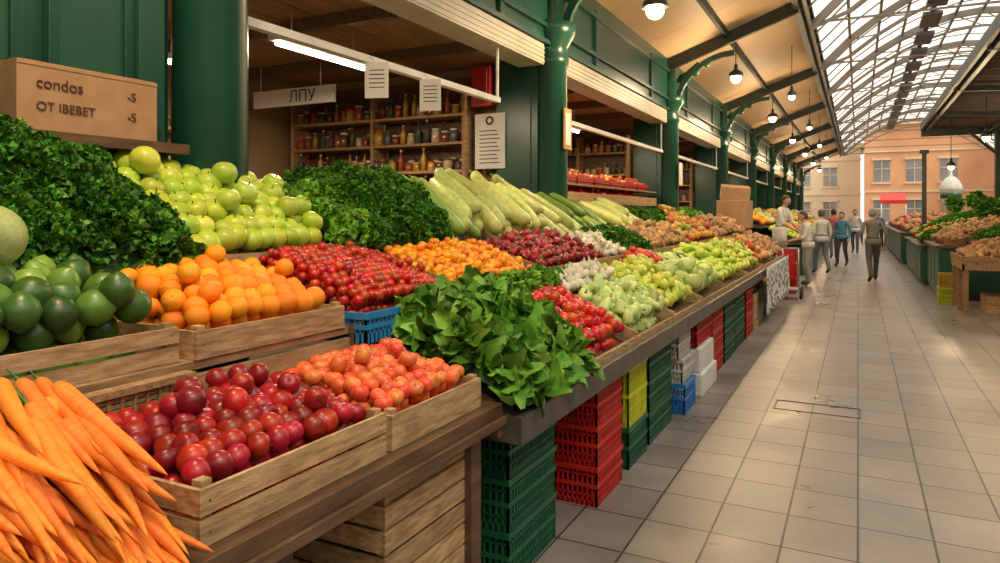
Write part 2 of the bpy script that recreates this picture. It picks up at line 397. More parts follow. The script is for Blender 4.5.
def basket(c,r,h,prod,pm,pr,name='wicker_basket'):
    e=empty(name);mb=MB();x,y,z=c;n=28
    for k in range(int(h/.02)):
        f=k/(h/.02);rr=r*(.78+.22*f)
        mb.add(lathe([(rr-.006,-.009),(rr+.004,-.007),(rr+.008,0),(rr+.004,.007),(rr-.006,.009)],n,0,lambda a,b,c_:(a*(1+.012*math.cos(14*math.atan2(b,a)+pi*k)),b*(1+.012*math.cos(14*math.atan2(b,a)+pi*k)),c_)).xf(loc=(x,y,z+.01+k*.02)))
    mb.add(lathe([(r-.012,0),(r+.014,0),(r+.016,.014),(r,.022),(r-.014,.014),(r-.012,0)],n).xf(loc=(x,y,z+h)));mb.add(lathe([(0,.004),(r*.78,.004),(r*.78,.012),(0,.012)],n).xf(loc=(x,y,z)))
    mb.obj('basket_weave',m_wick,e)
    P=[]
    for k in range(3):
        R_=r*(.85-.28*k);m_=max(1,int(2*pi*R_/(2*pr)))
        for i in range(m_): P.append((x+R_*math.cos(i*2*pi/m_),y+R_*math.sin(i*2*pi/m_),z+h*.95+pr*.7*k))
    P.append((x,y,z+h+pr*1.8));MB().inst(prod,P,rrot(len(P)),np.full(len(P),pr)).obj('basket_contents',pm,e)
# ============================================================ CAMERA
cam=D.cameras.new('camera');co=D.objects.new('camera',cam);C.scene.collection.objects.link(co)
co.location=(0,0,1.6);co.rotation_euler=(pi/2,0,math.atan(358/700));cam.lens=25.2;cam.sensor_width=36;cam.shift_y=-.0685;cam.clip_end=300
C.scene.camera=co
# ============================================================ GROUND
def floor_mat():
    m=D.materials.new('floor_tiles');m.use_nodes=True;N=m.node_tree.nodes;L=m.node_tree.links;b=N['Principled BSDF']
    tc=N.new('ShaderNodeTexCoord');br=N.new('ShaderNodeTexBrick');br.offset=0;br.squash=1
    br.inputs['Scale'].default_value=1;br.inputs['Brick Width'].default_value=.33;br.inputs['Row Height'].default_value=.40
    br.inputs['Mortar Size'].default_value=.006;br.inputs['Mortar Smooth'].default_value=.2;br.inputs['Bias'].default_value=0
    br.inputs['Color1'].default_value=(.285,.247,.22,1);br.inputs['Color2'].default_value=(.215,.186,.166,1);br.inputs['Mortar'].default_value=(.045,.037,.031,1)
    L.new(tc.outputs['Object'],br.inputs['Vector'])
    n=N.new('ShaderNodeTexNoise');n.inputs['Scale'].default_value=1.3;n.inputs['Detail'].default_value=9;n.inputs['Roughness'].default_value=.65;L.new(tc.outputs['Object'],n.inputs['Vector'])
    mr=N.new('ShaderNodeMapRange');mr.inputs[1].default_value=.3;mr.inputs[2].default_value=.7;mr.inputs[3].default_value=.62;mr.inputs[4].default_value=1.25;L.new(n.outputs['Fac'],mr.inputs[0])
    mx=N.new('ShaderNodeMixRGB');mx.blend_type='MULTIPLY';mx.inputs[0].default_value=1;L.new(br.outputs['Color'],mx.inputs[1]);L.new(mr.outputs[0],mx.inputs[2]);L.new(mx.outputs[0],b.inputs['Base Color'])
    r2=N.new('ShaderNodeMapRange');r2.inputs[1].default_value=.3;r2.inputs[2].default_value=.7;r2.inputs[3].default_value=.24;r2.inputs[4].default_value=.5;L.new(n.outputs['Fac'],r2.inputs[0]);L.new(r2.outputs[0],b.inputs['Roughness'])
    bu=N.new('ShaderNodeBump');bu.invert=True;bu.inputs['Strength'].default_value=.5;bu.inputs['Distance'].default_value=.004;L.new(br.outputs['Fac'],bu.inputs['Height']);L.new(bu.outputs[0],b.inputs['Normal'])
    return m
MB().box(-7,20,-6,120,-.1,0).obj('floor',floor_mat())
dr=MB();dx0,dx1,dy0,dy1=-.62,.02,6.12,6.42
for a in ((dx0,dx1,dy0,dy0+.012),(dx0,dx1,dy1-.012,dy1),(dx0,dx0+.012,dy0,dy1),(dx1-.012,dx1,dy0,dy1)): dr.box(*a,0,.004)
dr.obj('floor_hatch_frame',mat('hatch_steel',(.10,.09,.08),None,5,.5,metal=.5))
# ============================================================ LEFT BUILDING
YE=46
w=MB()
w.box(-6.8,-6.65,1.0,YE,0,3.3)
cols_y=[7.2,12.6,18.0,23.4,28.8,34.2,39.6,45.0]
w.obj('wall_back',m_wallin)
w=MB()
for y in cols_y: w.box(-6.65,-3.25,y-.04,y+.06,0,3.29)
w.box(-6.65,-3.3,2.4,2.5,0,3.29)
w.obj('wall_partition',m_wallin)
w=MB();n=26
for i in range(n):
    x0=-6.65+i*3.45/n; w.box(x0,x0+3.45/n-.008,2.0,YE,3.30,3.34)
w.box(-6.65,-3.2,2,YE,3.34,3.37)
for y in np.arange(3.3,YE,1.35): w.box(-6.65,-3.36,y,y+.07,3.19,3.3,1)
w.obj('ceiling_shop',[m_ply,m_woodd])
l=MB()
l.box(-3.35,-3.02,-5.8,YE,3.42,4.36,0)
for z in (3.42,3.60,4.10): l.box(-3.02,-2.97,.2,YE,z,z+.05,0)
for i in range(int((YE-1)/2.7)):
    y=.45+i*2.7; l.box(-3.02,-2.985,y,y+.08,3.45,4.2,0)
l.obj('trim_fascia',m_green,bevel=.004)
ys=[2.85]+[c+.3 for c in cols_y];ye=[c-.3 for c in cols_y]
for n_,(a,b) in enumerate(zip(ys,ye)):
    s=MB();s.box(-3.3,-3.0,a,b,3.19,3.41,0)
    for k in range(4): s.box(-3.0,-2.992,a,b,3.21+k*.048,3.235+k*.048,0)
    b2=b-.9 if n_==0 else b
    s.box(-3.12,-3.06,a,b2,2.66,2.71,1);
    s.box(-3.10,-3.08,a,a+.025,2.71,3.19,1);s.box(-3.10,-3.08,b2-.025,b2,2.71,3.19,1)
    s.obj('shutter_box',[m_shut,m_white])
w=MB();w.box(-3.3,-3.12,-5.8,2.4,0,4.25,0)
for a,b in ((-3.2,-2.2),(-1.8,-.8),(-.6,.1),(.3,.95),(1.05,1.68),(1.78,2.18)):
    for z0,z1 in ((.3,1.9),(2.0,3.3)):
        w.box(-3.12,-3.09,a,b,z0,z1,1)
        for fr in ((a,a+.05,z0,z1),(b-.05,b,z0,z1),(a,b,z0,z0+.05),(a,b,z1-.05,z1)): w.box(-3.09,-3.07,*fr,0)
w.box(-3.13,-3.04,2.18,2.32,0,4.2,1)
w.obj('wall_left',[m_green,m_green2],bevel=.004)
m_block=mat('light_block_plaster',(.38,.26,.16),(.31,.22,.13),1.2,.8,.1,20)  # plaster for the two out-of-view walls added to block light
MB().box(7.6,7.8,-6,44,0,4.6).obj('wall_right_light_block',m_block)  # unseen side wall, added to cut low-angle sky light and deepen shadows
MB().box(-3.3,7.6,-6.2,-6,0,4.6).obj('wall_rear_light_block',m_block)  # unseen wall behind the camera, added to block sky light near the horizon
def column(y,pier=True):
    mb=MB();x=-3.05
    if pier: 
        mb.box(-3.62,-3.12,y-.2,y+.2,0,3.45)
        mb.box(-3.56,-3.2,y-.215,y-.2,.3,3.3)
    prof=[(0,0),(.27,0),(.27,.25),(.23,.30),(.20,.36),(.195,1.2),(.185,3.2),(.21,3.24),(.21,3.30),(.19,3.34),(.19,3.42),(.26,3.55),(.28,3.6),(.28,3.68),(.17,3.7),(.16,4.25),(0,4.25)]
    mb.add(lathe(prof,24).xf(loc=(x,y,0)))
    pts=[]
    for i in range(9):
        a=i/8*pi/2; pts.append((x+.15+1.0*(1-math.cos(a)),y,3.45+ .92*math.sin(a)))
    for p,q in zip(pts[:-1],pts[1:]): mb.bar(p,q,.07,.09)
    mb.bar((x+.1,y,3.9),(x+.55,y,4.25),.05,.05)
    for k in range(3): mb.add(lathe([(0,-.03),(.1-.02*k,-.03),(.1-.02*k,.03),(0,.03)],12).xf(rot=(pi/2,0,0),loc=(x+.28+.2*k,y,3.98+.12*k)))
    return mb.obj('column',m_green)
column(2.6,False)
for y in cols_y: column(y)
def cz(x): return 4.22+(x+3.0)*.36
cp=MB()
bays=[-4.9,0.9]+[6.7+5.8*i for i in range(7)]
for k in range(52):
    y0=-5.8+k*1.0
    V=[(-3.4,y0,cz(-3.4)+.14),(-.92,y0,cz(-.92)+.14),(-.92,y0+.992,cz(-.92)+.14),(-3.4,y0+.992,cz(-3.4)+.14)]
    V+=[(a,b,c+.05) for a,b,c in V]; cp.add(T(V,BOXF,0,False))
V=[(-3.4,-5.8,cz(-3.4)+.2),(-.92,-5.8,cz(-.92)+.2),(-.92,YE,cz(-.92)+.2),(-3.4,YE,cz(-3.4)+.2)];V+=[(a,b,c+.03) for a,b,c in V];cp.add(T(V,BOXF,1,False))
cp.obj('canopy_ceiling',[m_cream,m_dkbeam])
cb=MB()
for y in bays: cb.bar((-3.0,y,cz(-3)+.02),(-.9,y,cz(-.9)+.02),.09,.2)
for x in (-2.0,): cb.bar((x,-5.8,cz(x)+.07),(x,YE,cz(x)+.07),.06,.12)
cb.bar((-.9,-5.8,cz(-.9)+.08),(-.9,YE,cz(-.9)+.08),.10,.24)
cb.bar((-.78,-5.8,cz(-.9)+.20),(-.78,YE,cz(-.9)+.20),.14,.05)
cb.obj('canopy_beam',m_dkbeam)
def lamp(x,y,z,top,r=.11,e=30,name='pendant_lamp'):
    mb=MB();mb.cyl((x,y,z+.2),(x,y,top),.008,n=6,m=0);mb.cyl((x,y,z+.1),(x,y,z+.24),.035,.028,n=12,m=0)
    mb.add(lathe([(r*1.1,.03),(r*.95,.09),(r*.5,.13),(.03,.14),(.028,.15),(r*.5,.145),(r*1.0,.10),(r*1.15,.03),(r*1.1,.03)],18,0).xf(loc=(x,y,z)))
    mb.add(lathe([(r*.8*a,r*.8*b) for a,b in sphprof(8,1,0,0)],14,1).xf(loc=(x,y,z+.01)))
    o=mb.obj(name,[m_dkbeam,m_bulb])
    if e:
        L=D.lights.new('lamp_light','POINT');L.energy=e;L.color=(1,.72,.41);L.shadow_soft_size=r*.9;lo=D.objects.new('lamp_light',L);C.scene.collection.objects.link(lo);lo.location=(x,y,z-.12);lo.parent=o
lamp(-1.86,7.14,3.68,cz(-1.86)+.1,.12,140)
for i,y in enumerate([1.2,12.5,18.3,24.1,29.9,35.7,41.5]): lamp(-1.86,y,3.9,cz(-1.86)+.02,.11,150 if i<3 else 80)
for y in (15.4,21.2,27,33): lamp(-1.2,y,3.95,cz(-1.2)+.14,.08,0)
# ============================================================ SHOP INTERIOR
def jar_t(): return merge(lathe([(0,0),(.9,0),(1,.1),(1,1.5),(.75,1.8),(.7,1.85),(0,1.85)],10,0),lathe([(.78,1.8),(.8,1.8),(.8,2.1),(0,2.12)],10,1))
t_jar=jar_t()
t_bot=merge(lathe([(0,0),(.6,0),(.6,1.7),(.2,2.3),(.2,2.8),(0,2.8)],8,0),lathe([(.22,2.7),(.25,2.7),(.25,3),(0,3)],8,1))
def shelving(y,x0,x1,zs,name='shelving_unit'):
    e=empty(name);mb=MB();d=.32
    mb.box(x0,x1,y-.02,y,zs[0]-.1,zs[-1]+.45,1)
    for z in zs: mb.box(x0,x1,y-d,y-.02,z-.03,z)
    k=max(1,int((x1-x0)/.9))
    for i in range(k+1):
        x=x0+(x1-x0)*i/k; mb.box(x-.02,x+.02,y-d-.005,y-.02,0,zs[-1]+.3)
    mb.obj('shelf_frame',[m_wood,m_woodd],e)
    jb=MB();P=[];S=[];P2=[];S2=[]
    for z in zs:
        for row in (0,1):
            x=x0+.08
            while x<x1-.06:
                r=random.uniform(.045,.062)
                if random.random()<.8: P.append((x,y-.24+row*.12,z));S.append((r,r,r*random.uniform(.9,1.6)))
                else: P2.append((x,y-.24+row*.12,z));S2.append((.06,.06,random.uniform(.07,.095)))
                x+=2*r+random.uniform(.003,.02)
    I=np.repeat(np.eye(3)[None],len(P),0);jb.inst(t_jar,P,I,np.array(S))
    I=np.repeat(np.eye(3)[None],len(P2),0);jb.inst(t_bot,P2,I,np.array(S2))
    jb.obj('jars',[m_jar,m_lid],e)
shelving(7.14,-6.5,-3.95,[1.45,1.77,2.09,2.41,2.73])
shelving(12.54,-6.5,-3.7,[1.5,1.9,2.3,2.7])
shelving(17.94,-6.0,-3.7,[1.5,1.9,2.3,2.7])
for y in (3.2,9.0,14.5):
    mb=MB();e=empty('shelving_unit')
    for z in (1.3,1.7,2.1,2.5): mb.box(-6.65,-6.35,y,y+2.5,z-.03,z)
    mb.box(-6.65,-6.35,y,y+.03,.0,2.8);mb.box(-6.65,-6.35,y+2.47,y+2.5,.0,2.8);mb.obj('shelf_frame',m_wood,e)
    P=[(-6.5,y+.1+i*.12,z) for i in range(20) for z in (1.3,1.7,2.1,2.5)];MB().inst(t_jar,P,np.repeat(np.eye(3)[None],len(P),0),np.array([(.045,.045,.05+.02*random.random()) for _ in P])).obj('jars',[m_jar,m_lid],e)
def tube(x,y0,y1,z,e=30):
    mb=MB();mb.box(x-.06,x+.06,y0,y1,z+.02,z+.07,0);mb.cyl((x,y0+.03,z),(x,y1-.03,z),.022,n=10,m=1)
    mb.cyl((x,y0+.2,z+.07),(x,y0+.2,3.295),.005,n=5);mb.cyl((x,y1-.2,z+.07),(x,y1-.2,3.295),.005,n=5)
    o=mb.obj('tube_light',[m_white,m_tube])
    L=D.lights.new('tube_area','AREA');L.shape='RECTANGLE';L.size=.1;L.size_y=y1-y0;L.energy=e;L.color=(1,.78,.50);lo=D.objects.new('tube_area',L);C.scene.collection.objects.link(lo);lo.location=(x,(y0+y1)/2,z-.04);lo.parent=o
tube(-4.2,4.2,5.4,2.98,60);tube(-5.6,3.2,4.4,2.98,38);tube(-4.0,8.6,10.6,2.9,75);tube(-4.0,14,16,2.9,65);tube(-4.0,19.5,21.5,2.9,50)
def text(s,loc,rot,size,m,parent,ext=.001):
    c=D.curves.new('lettering','FONT');c.body=s;c.size=size;c.extrude=ext;o=D.objects.new('lettering',c);C.scene.collection.objects.link(o)
    o.location=loc;o.rotation_euler=rot;c.materials.append(m);o.parent=parent;return o
b=MB();b.box(-6.3,-5.1,5.98,6.02,2.82,3.01,0);b.cyl((-6.2,6,3.01),(-6.2,6,3.295),.006,n=5);b.cyl((-5.3,6,3.01),(-5.3,6,3.295),.006,n=5)
bo=b.obj('shop_banner',m_paper);text('ЛПУ',(-5.75,5.975,2.85),(pi/2,0,0),.19,m_ink,bo)
mb=MB();mb.cyl((-3.35,3.05,3.30),(-3.35,3.05,3.05),.012,n=6);mb.cyl((-3.35,3.05,3.06),(-3.33,3.02,2.90),.045,.06,n=14);mb.cyl((-3.33,3.02,2.90),(-3.329,3.018,2.893),.05,n=14,m=1);mb.obj('spot_lamp',[m_black,m_bulb])
for y in (3.97,4.66):
    b=MB();b.obox((-3.0,y,2.53),(.17,.004,.25),(0,0,.35),0);b.cyl((-3.0,y,2.65),(-3.06,y,2.70),.004,n=5,m=0)
    for k in range(5): b.obox((-3.0+.002,y-.003,2.60-.03*k),(.11,.003,.006),(0,0,.35),1)
    b.obj('paper_notice',[m_paper,m_ink])
b=MB();b.box(-3.88,-3.50,6.96,6.98,2.10,2.72,0)
for k in range(9): b.box(-3.82,-3.56-.02*(k%3),6.957,6.96,2.16+.045*k,2.17+.045*k,1)
b.add(lathe([(.03,0),(.05,0),(.05,.004),(.03,.004)],16,1).xf(rot=(pi/2,0,0),loc=(-3.69,6.958,2.64)))
b.obj('notice_sign',[m_paper,m_ink])
MB().box(-3.9,-3.66,6.9,6.99,2.80,3.25,0).box(-3.87,-3.69,6.885,6.9,2.84,3.21,0).obj('fire_cabinet',p_red,bevel=.005)
MB().box(-2.86,-2.845,7.1,7.32,2.3,2.75,0).box(-2.845,-2.843,7.14,7.28,2.35,2.7,1).obj('notice_sign',[mat('amber_frame',(.5,.3,.06),None,5),m_paper])
MB().box(-2.83,-2.82,12.5,12.75,2.1,2.5,0).obj('notice_sign',m_paper)
# ============================================================ NEAR TABLE + COUNTER + TIERS
tb=empty('market_stall')
mb=MB()
for i in range(12):
    x1=-1.25-.15*i; mb.box(x1-.147,x1,.2,2.47,.80,.85)
mb.box(-1.28,-1.235,.2,2.48,.765,.80);mb.box(-3.0,-1.25,2.43,2.475,.72,.80)
for y in (.4,1.35,2.38):
    for x in (-1.36,-2.9): mb.box(x-.04,x+.04,y-.04,y+.04,0,.8)
mb.obj('table_top',m_woodd,tb,bevel=.003)
mb=MB()
mb.box(-2.42,-1.88,.2,2.3,1.10,1.13)
for k in range(2): mb.box(-1.90,-1.875,.2,2.3,.86+.12*k,.965+.12*k)
mb.box(-3.0,-2.42,.2,3.0,1.3,1.33);mb.box(-2.46,-2.43,.2,2.9,1.13,1.42)
mb.obj('display_step',m_wood,tb,bevel=.002)
cn=empty('market_counter')
mb=MB();mb.box(-3.0,-1.2,2.5,13.9,.76,.79,0);mb.box(-1.2,-1.17,2.5,13.9,.69,.80,0);mb.box(-3.0,-1.17,2.475,2.5,.69,.80,0)
for y in np.arange(2.62,13.9,1.85):
    for x in (-1.75,-2.9): mb.box(x-.025,x+.025,y-.025,y+.025,0,.76,0)
mb.obj('counter_top',m_metal,cn,bevel=.003)
mb=MB()
def slab(P,th=.03,m=0,low=0):
    V=[(x,y,z-low) for x,y,z in P];V=[(x,y,z-th) for x,y,z in V]+V
    mb.add(T(V,BOXF,m,False))
slab(Q(-1.22,.83,-1.84,1.10,2.52,13.8),.02,0,.06)
slab(Q(-1.87,1.19,-2.40,1.34,2.32,13.8),.02,0,.07)
mb.box(-1.88,-1.86,2.3,13.8,.8,1.14)
slab(Q(-2.42,1.42,-3.0,1.86,1.9,13.8,1.36,1.50),.02,0,.09)
mb.box(-2.44,-2.42,2.0,13.8,1.1,1.34)
mb.obj('sloped_boards',m_woodd,cn)
mb=MB()
for y in (3.30,4.18,5.15,6.2,7.4,9,10.5,12):
    mb.bar((-1.21,y,.83),(-1.84,y,1.1),.015,.09)
for y in (3.12,4.28,5.65,7.2,9,11):
    mb.bar((-1.86,y,1.19),(-2.4,y,1.35),.015,.10)
mb.box(-1.225,-1.205,3.3,13.8,.79,.84)
mb.box(-1.875,-1.855,3.12,13.8,1.13,1.23)
mb.obj('divider_boards',m_woodx,cn)
# ------------------------------------------------------------ near produce
wood_crate(-1.80,-1.30,1.08,1.77,.852,.13,2)
pile('plum_pile',t_plum,[m_plum,m_stemb],[(-1.345,1.10,.975),(-1.345,1.75,.975),(-1.79,1.75,1.035),(-1.79,1.10,1.035)],.037,.032,4,jit=.12,sp=.97,skip=.01,extra=.10)
wood_crate(-1.82,-1.30,1.80,2.38,.852,.11,1)
pile('tomato_pile',t_tom,[m_tom,m_stem],[(-1.34,1.82,.965),(-1.34,2.36,.965),(-1.80,2.36,1.03),(-1.80,1.82,1.03)],.032,.045,4,jit=.14,sp=.97,skip=.01,extra=.12)
# carrots
wood_crate(-1.86,-1.42,.42,1.06,.852,.06,1)
cm=MB();buck=[[[],[],[]] for _ in t_cars]
def csurf(x,y): 
    t=(-1.30-x)/.55; return .985+.215*max(0,min(1.05,t))
for L in range(8):
    for k,x0 in enumerate((-1.84,-1.76,-1.68)):
        y=.30+.02*(L%2)
        while y<1.05:
            Lc=random.uniform(.36,.50);x=x0+random.uniform(-.02,.05)
            yaw=random.gauss(-.10,.15);pt=.36+random.gauss(0,.07)
            Lc=min(Lc,(-1.25-x)/math.cos(pt))
            z=csurf(x,y)-.037*L-.012+random.uniform(-.008,.014)
            d=Vector((math.cos(yaw)*math.cos(pt),math.sin(yaw)*math.cos(pt),-math.sin(pt)))
            if z-math.sin(pt)*Lc<.872:
                pt=math.asin(max(-.2,min(.6,(z-.88)/Lc)));d=Vector((math.cos(yaw)*math.cos(pt),math.sin(yaw)*math.cos(pt),-math.sin(pt)))
            if z>.885 and y+math.sin(yaw)*Lc<1.055:
                r=random.uniform(.019,.027);bk=random.choice(buck);bk[0].append((x,y,z));bk[1].append(np.array(d.to_track_quat('Z','Y').to_matrix()@Matrix.Rotation(random.uniform(0,6.28),3,'Z')));bk[2].append((r,r,Lc))
            y+=random.uniform(.04,.052)
for t_,bk in zip(t_cars,buck): cm.inst(t_,bk[0],np.array(bk[1]),np.array(bk[2]))
cm.obj('carrot_pile',[m_carrot,m_stem])
# limes
wood_crate(-2.38,-1.90,.55,1.50,1.132,.11,2)
pile('lime_pile',t_lime,[m_lime],[(-1.95,.62,1.27),(-1.95,1.46,1.27),(-2.34,1.46,1.40),(-2.34,.62,1.40)],.055,.06,3,var=.06,jit=.12,scz=.95,skip=0,extra=.06)
wood_crate(-2.40,-1.87,1.54,2.26,1.132,.09,1)
pile('orange_pile',t_orange,[m_orng,m_stem],[(-1.92,1.58,1.235),(-1.92,2.22,1.225),(-2.37,2.25,1.38),(-2.37,1.58,1.38)],.041,.03,3,jit=.13,skip=0,extra=.10)
mb=MB()
for k in range(6): mb.box(-1.86,-1.84,1.09,1.48,.99+.016*k,1.002+.016*k)
for i in range(10): mb.box(-1.865,-1.835,1.10+i*.04,1.11+i*.04,.985,1.09)
mb.box(-1.87,-1.82,1.08,1.5,1.09,1.11);mb.obj('wicker_tray',m_wick)
MB().add(lathe(sphprof(14,.9,.04,.03,.1),24).xf(sc=(.11,.11,.11),loc=(-2.25,1.12,1.53))).add(stem(1,.2,.05,.8).xf(sc=(.11,)*3,loc=(-2.25,1.12,1.53))).obj('melon',[m_melon,m_stem])
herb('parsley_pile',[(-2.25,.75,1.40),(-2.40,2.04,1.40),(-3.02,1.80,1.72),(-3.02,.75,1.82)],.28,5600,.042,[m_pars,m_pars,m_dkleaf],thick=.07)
mb=MB();mb.box(-3.06,-2.90,1.56,2.17,1.93,2.20,0)
mb.box(-2.9,-2.897,1.56,2.17,2.185,2.20,0);mb.obox((-2.98,1.865,2.203),(.155,.60,.004),(0,.0,0),0);mb.box(-2.99,-2.97,1.56,2.17,2.205,2.207,1)
cbx=mb.obj('cardboard_box',[m_card,m_inkb],bevel=.003)
mb=MB();mb.box(-3.06,-2.84,1.5,2.3,1.88,1.925);mb.box(-3.05,-2.99,1.6,1.68,1.3,1.88);mb.box(-3.05,-2.99,2.2,2.28,1.3,1.88);mb.obj('shelf_board',m_woodd)
text('condos',(-2.896,1.63,2.10),(pi/2,0,pi/2),.065,m_inkb,cbx);text('OT IBEBET',(-2.896,1.63,2.01),(pi/2,0,pi/2),.052,m_inkb,cbx)
text('-S',(-2.896,2.02,2.10),(pi/2,0,pi/2),.055,m_inkb,cbx);text('-S',(-2.896,2.02,2.01),(pi/2,0,pi/2),.055,m_inkb,cbx)
pile('green_apple_pile',t_apple,[m_gapp,m_stemb],[(-2.45,2.0,1.42),(-2.45,2.78,1.42),(-2.98,2.98,1.74),(-2.98,1.78,1.88)],.055,.06,3,tilt=1.2,jit=.13,skip=.0,extra=.08)
mb=MB();mb.box(-2.45,-2.42,1.98,2.82,1.33,1.42);mb.box(-3.0,-2.42,2.82,2.84,1.33,1.44);mb.obj('wooden_crate',m_woodx)
plastic_crate(-2.30,-1.80,2.31,2.95,1.06,.13,p_bluel)
pile('cherry_tomato_pile',t_ballc,[m_cher,m_stem],[(-1.86,2.34,1.22),(-1.86,3.08,1.20),(-2.40,3.12,1.38),(-2.40,2.32,1.42)],.0235,.065,3,jit=.14,skip=.01,extra=.08)
wood_crate(-2.40,-1.87,3.14,4.24,1.132,.07,1)
pile('kumquat_pile',t_ball,[m_kum],[(-1.9,3.18,1.22),(-1.9,4.2,1.22),(-2.38,4.2,1.38),(-2.38,3.18,1.38)],.024,.06,2,jit=.25,extra=.15)
def leafpile(name,P,b,n,size,mats): return herb(name,P,b,n,size,mats,tms=leaves,spread=.85,thick=.05)
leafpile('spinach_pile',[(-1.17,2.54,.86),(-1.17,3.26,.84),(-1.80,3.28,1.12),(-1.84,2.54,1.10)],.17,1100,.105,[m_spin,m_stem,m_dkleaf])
pile('red_tomato_pile',t_tom,[m_tomr,m_stem],Q(-1.25,.89,-1.74,1.09,3.30,4.15),.040,.08,3,extra=.15)
herb('salad_leaf_pile',Q(-1.74,1.09,-1.84,1.18,3.3,4.5),.05,500,.05,[m_pars2,m_stem,m_dkleaf],tms=curls)
pile('garlic_pile',t_garl,[m_garl],Q(-1.64,1.09,-1.84,1.18,4.2,5.1),.038,.04,2,tilt=1.2)
pile('pale_pepper_pile',t_pep,[m_cab,m_stem],Q(-1.25,.91,-1.62,1.05,4.22,5.12),.045,.06,3,extra=.2)
pile('pear_pile',t_pear,[m_pear,m_stemb],Q(-1.25,.90,-1.82,1.15,5.18,6.16),.045,.06,2,extra=.2)
pile('cabbage_pile',t_cab,[m_cab],Q(-1.25,.92,-1.82,1.15,6.25,7.35),.08,.04,2,tilt=1.5)
pile('red_tomato_pile',t_tom,[m_tomr,m_stem],Q(-1.62,1.12,-1.84,1.22,5.9,6.6),.036,.05,2)
pile('green_apple_pile',t_apple,[m_gapp,m_stemb],Q(-1.25,.90,-1.82,1.15,7.45,8.95),.05,.07,2,extra=.2)
pile('pear_pile',t_pear,[m_pear,m_stemb],Q(-1.25,.90,-1.82,1.15,9.05,10.45),.05,.07,2,extra=.2)
pile('mixed_fruit_pile',t_ball,[m_mix],Q(-1.25,.90,-1.82,1.15,10.55,11.95),.05,.08,2,extra=.2)
pile('potato_pile',t_pot,[m_pot],Q(-1.25,.90,-1.82,1.15,12.05,13.7),.045,.1,2,extra=.2)
pile('radish_pile',t_rad,[m_rad,m_stem],Q(-1.9,1.23,-2.38,1.38,4.34,5.6),.032,.08,3,extra=.2)
pile('garlic_pile',t_garl,[m_garl],Q(-1.9,1.23,-2.38,1.38,5.7,6.3),.038,.05,2,tilt=1.2,extra=.2)
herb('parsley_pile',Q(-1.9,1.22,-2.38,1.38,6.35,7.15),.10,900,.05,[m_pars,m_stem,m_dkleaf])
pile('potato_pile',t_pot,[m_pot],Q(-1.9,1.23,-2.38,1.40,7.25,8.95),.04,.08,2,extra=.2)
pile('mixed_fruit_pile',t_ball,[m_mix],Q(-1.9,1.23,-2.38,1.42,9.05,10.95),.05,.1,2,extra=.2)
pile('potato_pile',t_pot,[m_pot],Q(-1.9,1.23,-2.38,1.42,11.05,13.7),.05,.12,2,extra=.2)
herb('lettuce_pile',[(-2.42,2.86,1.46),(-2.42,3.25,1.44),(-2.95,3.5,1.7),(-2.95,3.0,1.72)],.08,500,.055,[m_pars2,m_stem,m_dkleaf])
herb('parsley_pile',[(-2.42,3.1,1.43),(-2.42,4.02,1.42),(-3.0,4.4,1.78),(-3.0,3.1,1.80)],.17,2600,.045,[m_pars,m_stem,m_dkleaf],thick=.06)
def gourds(name,y0,y1,mm,r,L,n,zt0,zt1,arch=.0):
    mb=MB();B_=[[[],[],[]] for _ in t_gourds]
    for lay in (0,1,2):
        for i in range(n):
            f=(i+.5*(lay%2))/n
            if lay==2 and random.random()<.55: continue
            y=y0+(y1-y0)*f;ar=arch*math.sin(pi*f)**.6;zt=zt0+(zt1-zt0)*f+ar
            dz=(-1.35*r*(1-lay))-r*.2 if lay<2 else r*1.1
            a=Vector((-3.0+random.uniform(-.04,.06),y+random.gauss(0,.05),zt+dz+random.uniform(0,.02)));bb=Vector((-2.42,y+random.gauss(.02,.13),1.44-.07*f+dz+ar*.4))
            d=(bb-a).normalized();bk=random.choice(B_);bk[0].append(tuple(a));bk[1].append(np.array(d.to_track_quat('Z','Y').to_matrix()@Matrix.Rotation(random.uniform(0,6.28),3,'Z')));rr=r*random.uniform(.8,1.15);bk[2].append((rr,rr,L*random.uniform(.72,1.05)))
    for t_,bk in zip(t_gourds,B_):
        if bk[0]: mb.inst(t_,bk[0],np.array(bk[1]),np.array(bk[2]))
    return mb.obj(name,[mm,m_stem,m_stemb])
gourds('pale_marrow_pile',4.42,6.7,m_gourd,.062,.70,14,1.84,1.76,.06)
gourds('cucumber_pile',6.8,7.7,m_cuc,.05,.60,8,1.74,1.72)
gourds('pale_marrow_pile',7.8,9.0,m_gourd,.062,.6,9,1.70,1.66,.04)
gourds('cucumber_pile',4.15,4.40,m_cuc,.05,.68,3,1.88,1.86)
herb('parsley_pile',Q(-2.42,1.40,-2.95,1.55,9.1,10.6),.14,900,.06,[m_pars,m_stem,m_dkleaf])
pile('mixed_fruit_pile',t_ball,[m_mix],Q(-2.45,1.40,-2.98,1.6,10.7,12.2),.05,.08,2)
herb('lettuce_pile',Q(-2.45,1.38,-2.98,1.58,12.3,13.7),.12,700,.07,[m_pars2,m_stem,m_dkleaf])
mb=MB();mb.box(-3.7,-3.15,7.7,12.2,1.72,1.76);mb.box(-3.7,-3.15,7.7,12.2,1.95,1.97);mb.box(-3.17,-3.15,7.7,12.2,1.76,1.86)
for y in (7.75,9.9,12.1): mb.box(-3.68,-3.62,y,y+.05,0,1.95)
mb.obj('raised_shelf',m_woodx)
pile('red_fruit_pile',t_ball,[m_tomr],Q(-3.18,1.82,-3.6,1.90,7.8,12.1),.035,.03,1)
m_sm=multi('mixed_small',[(.6,.05,.02),(.7,.3,.03),(.5,.08,.03)])
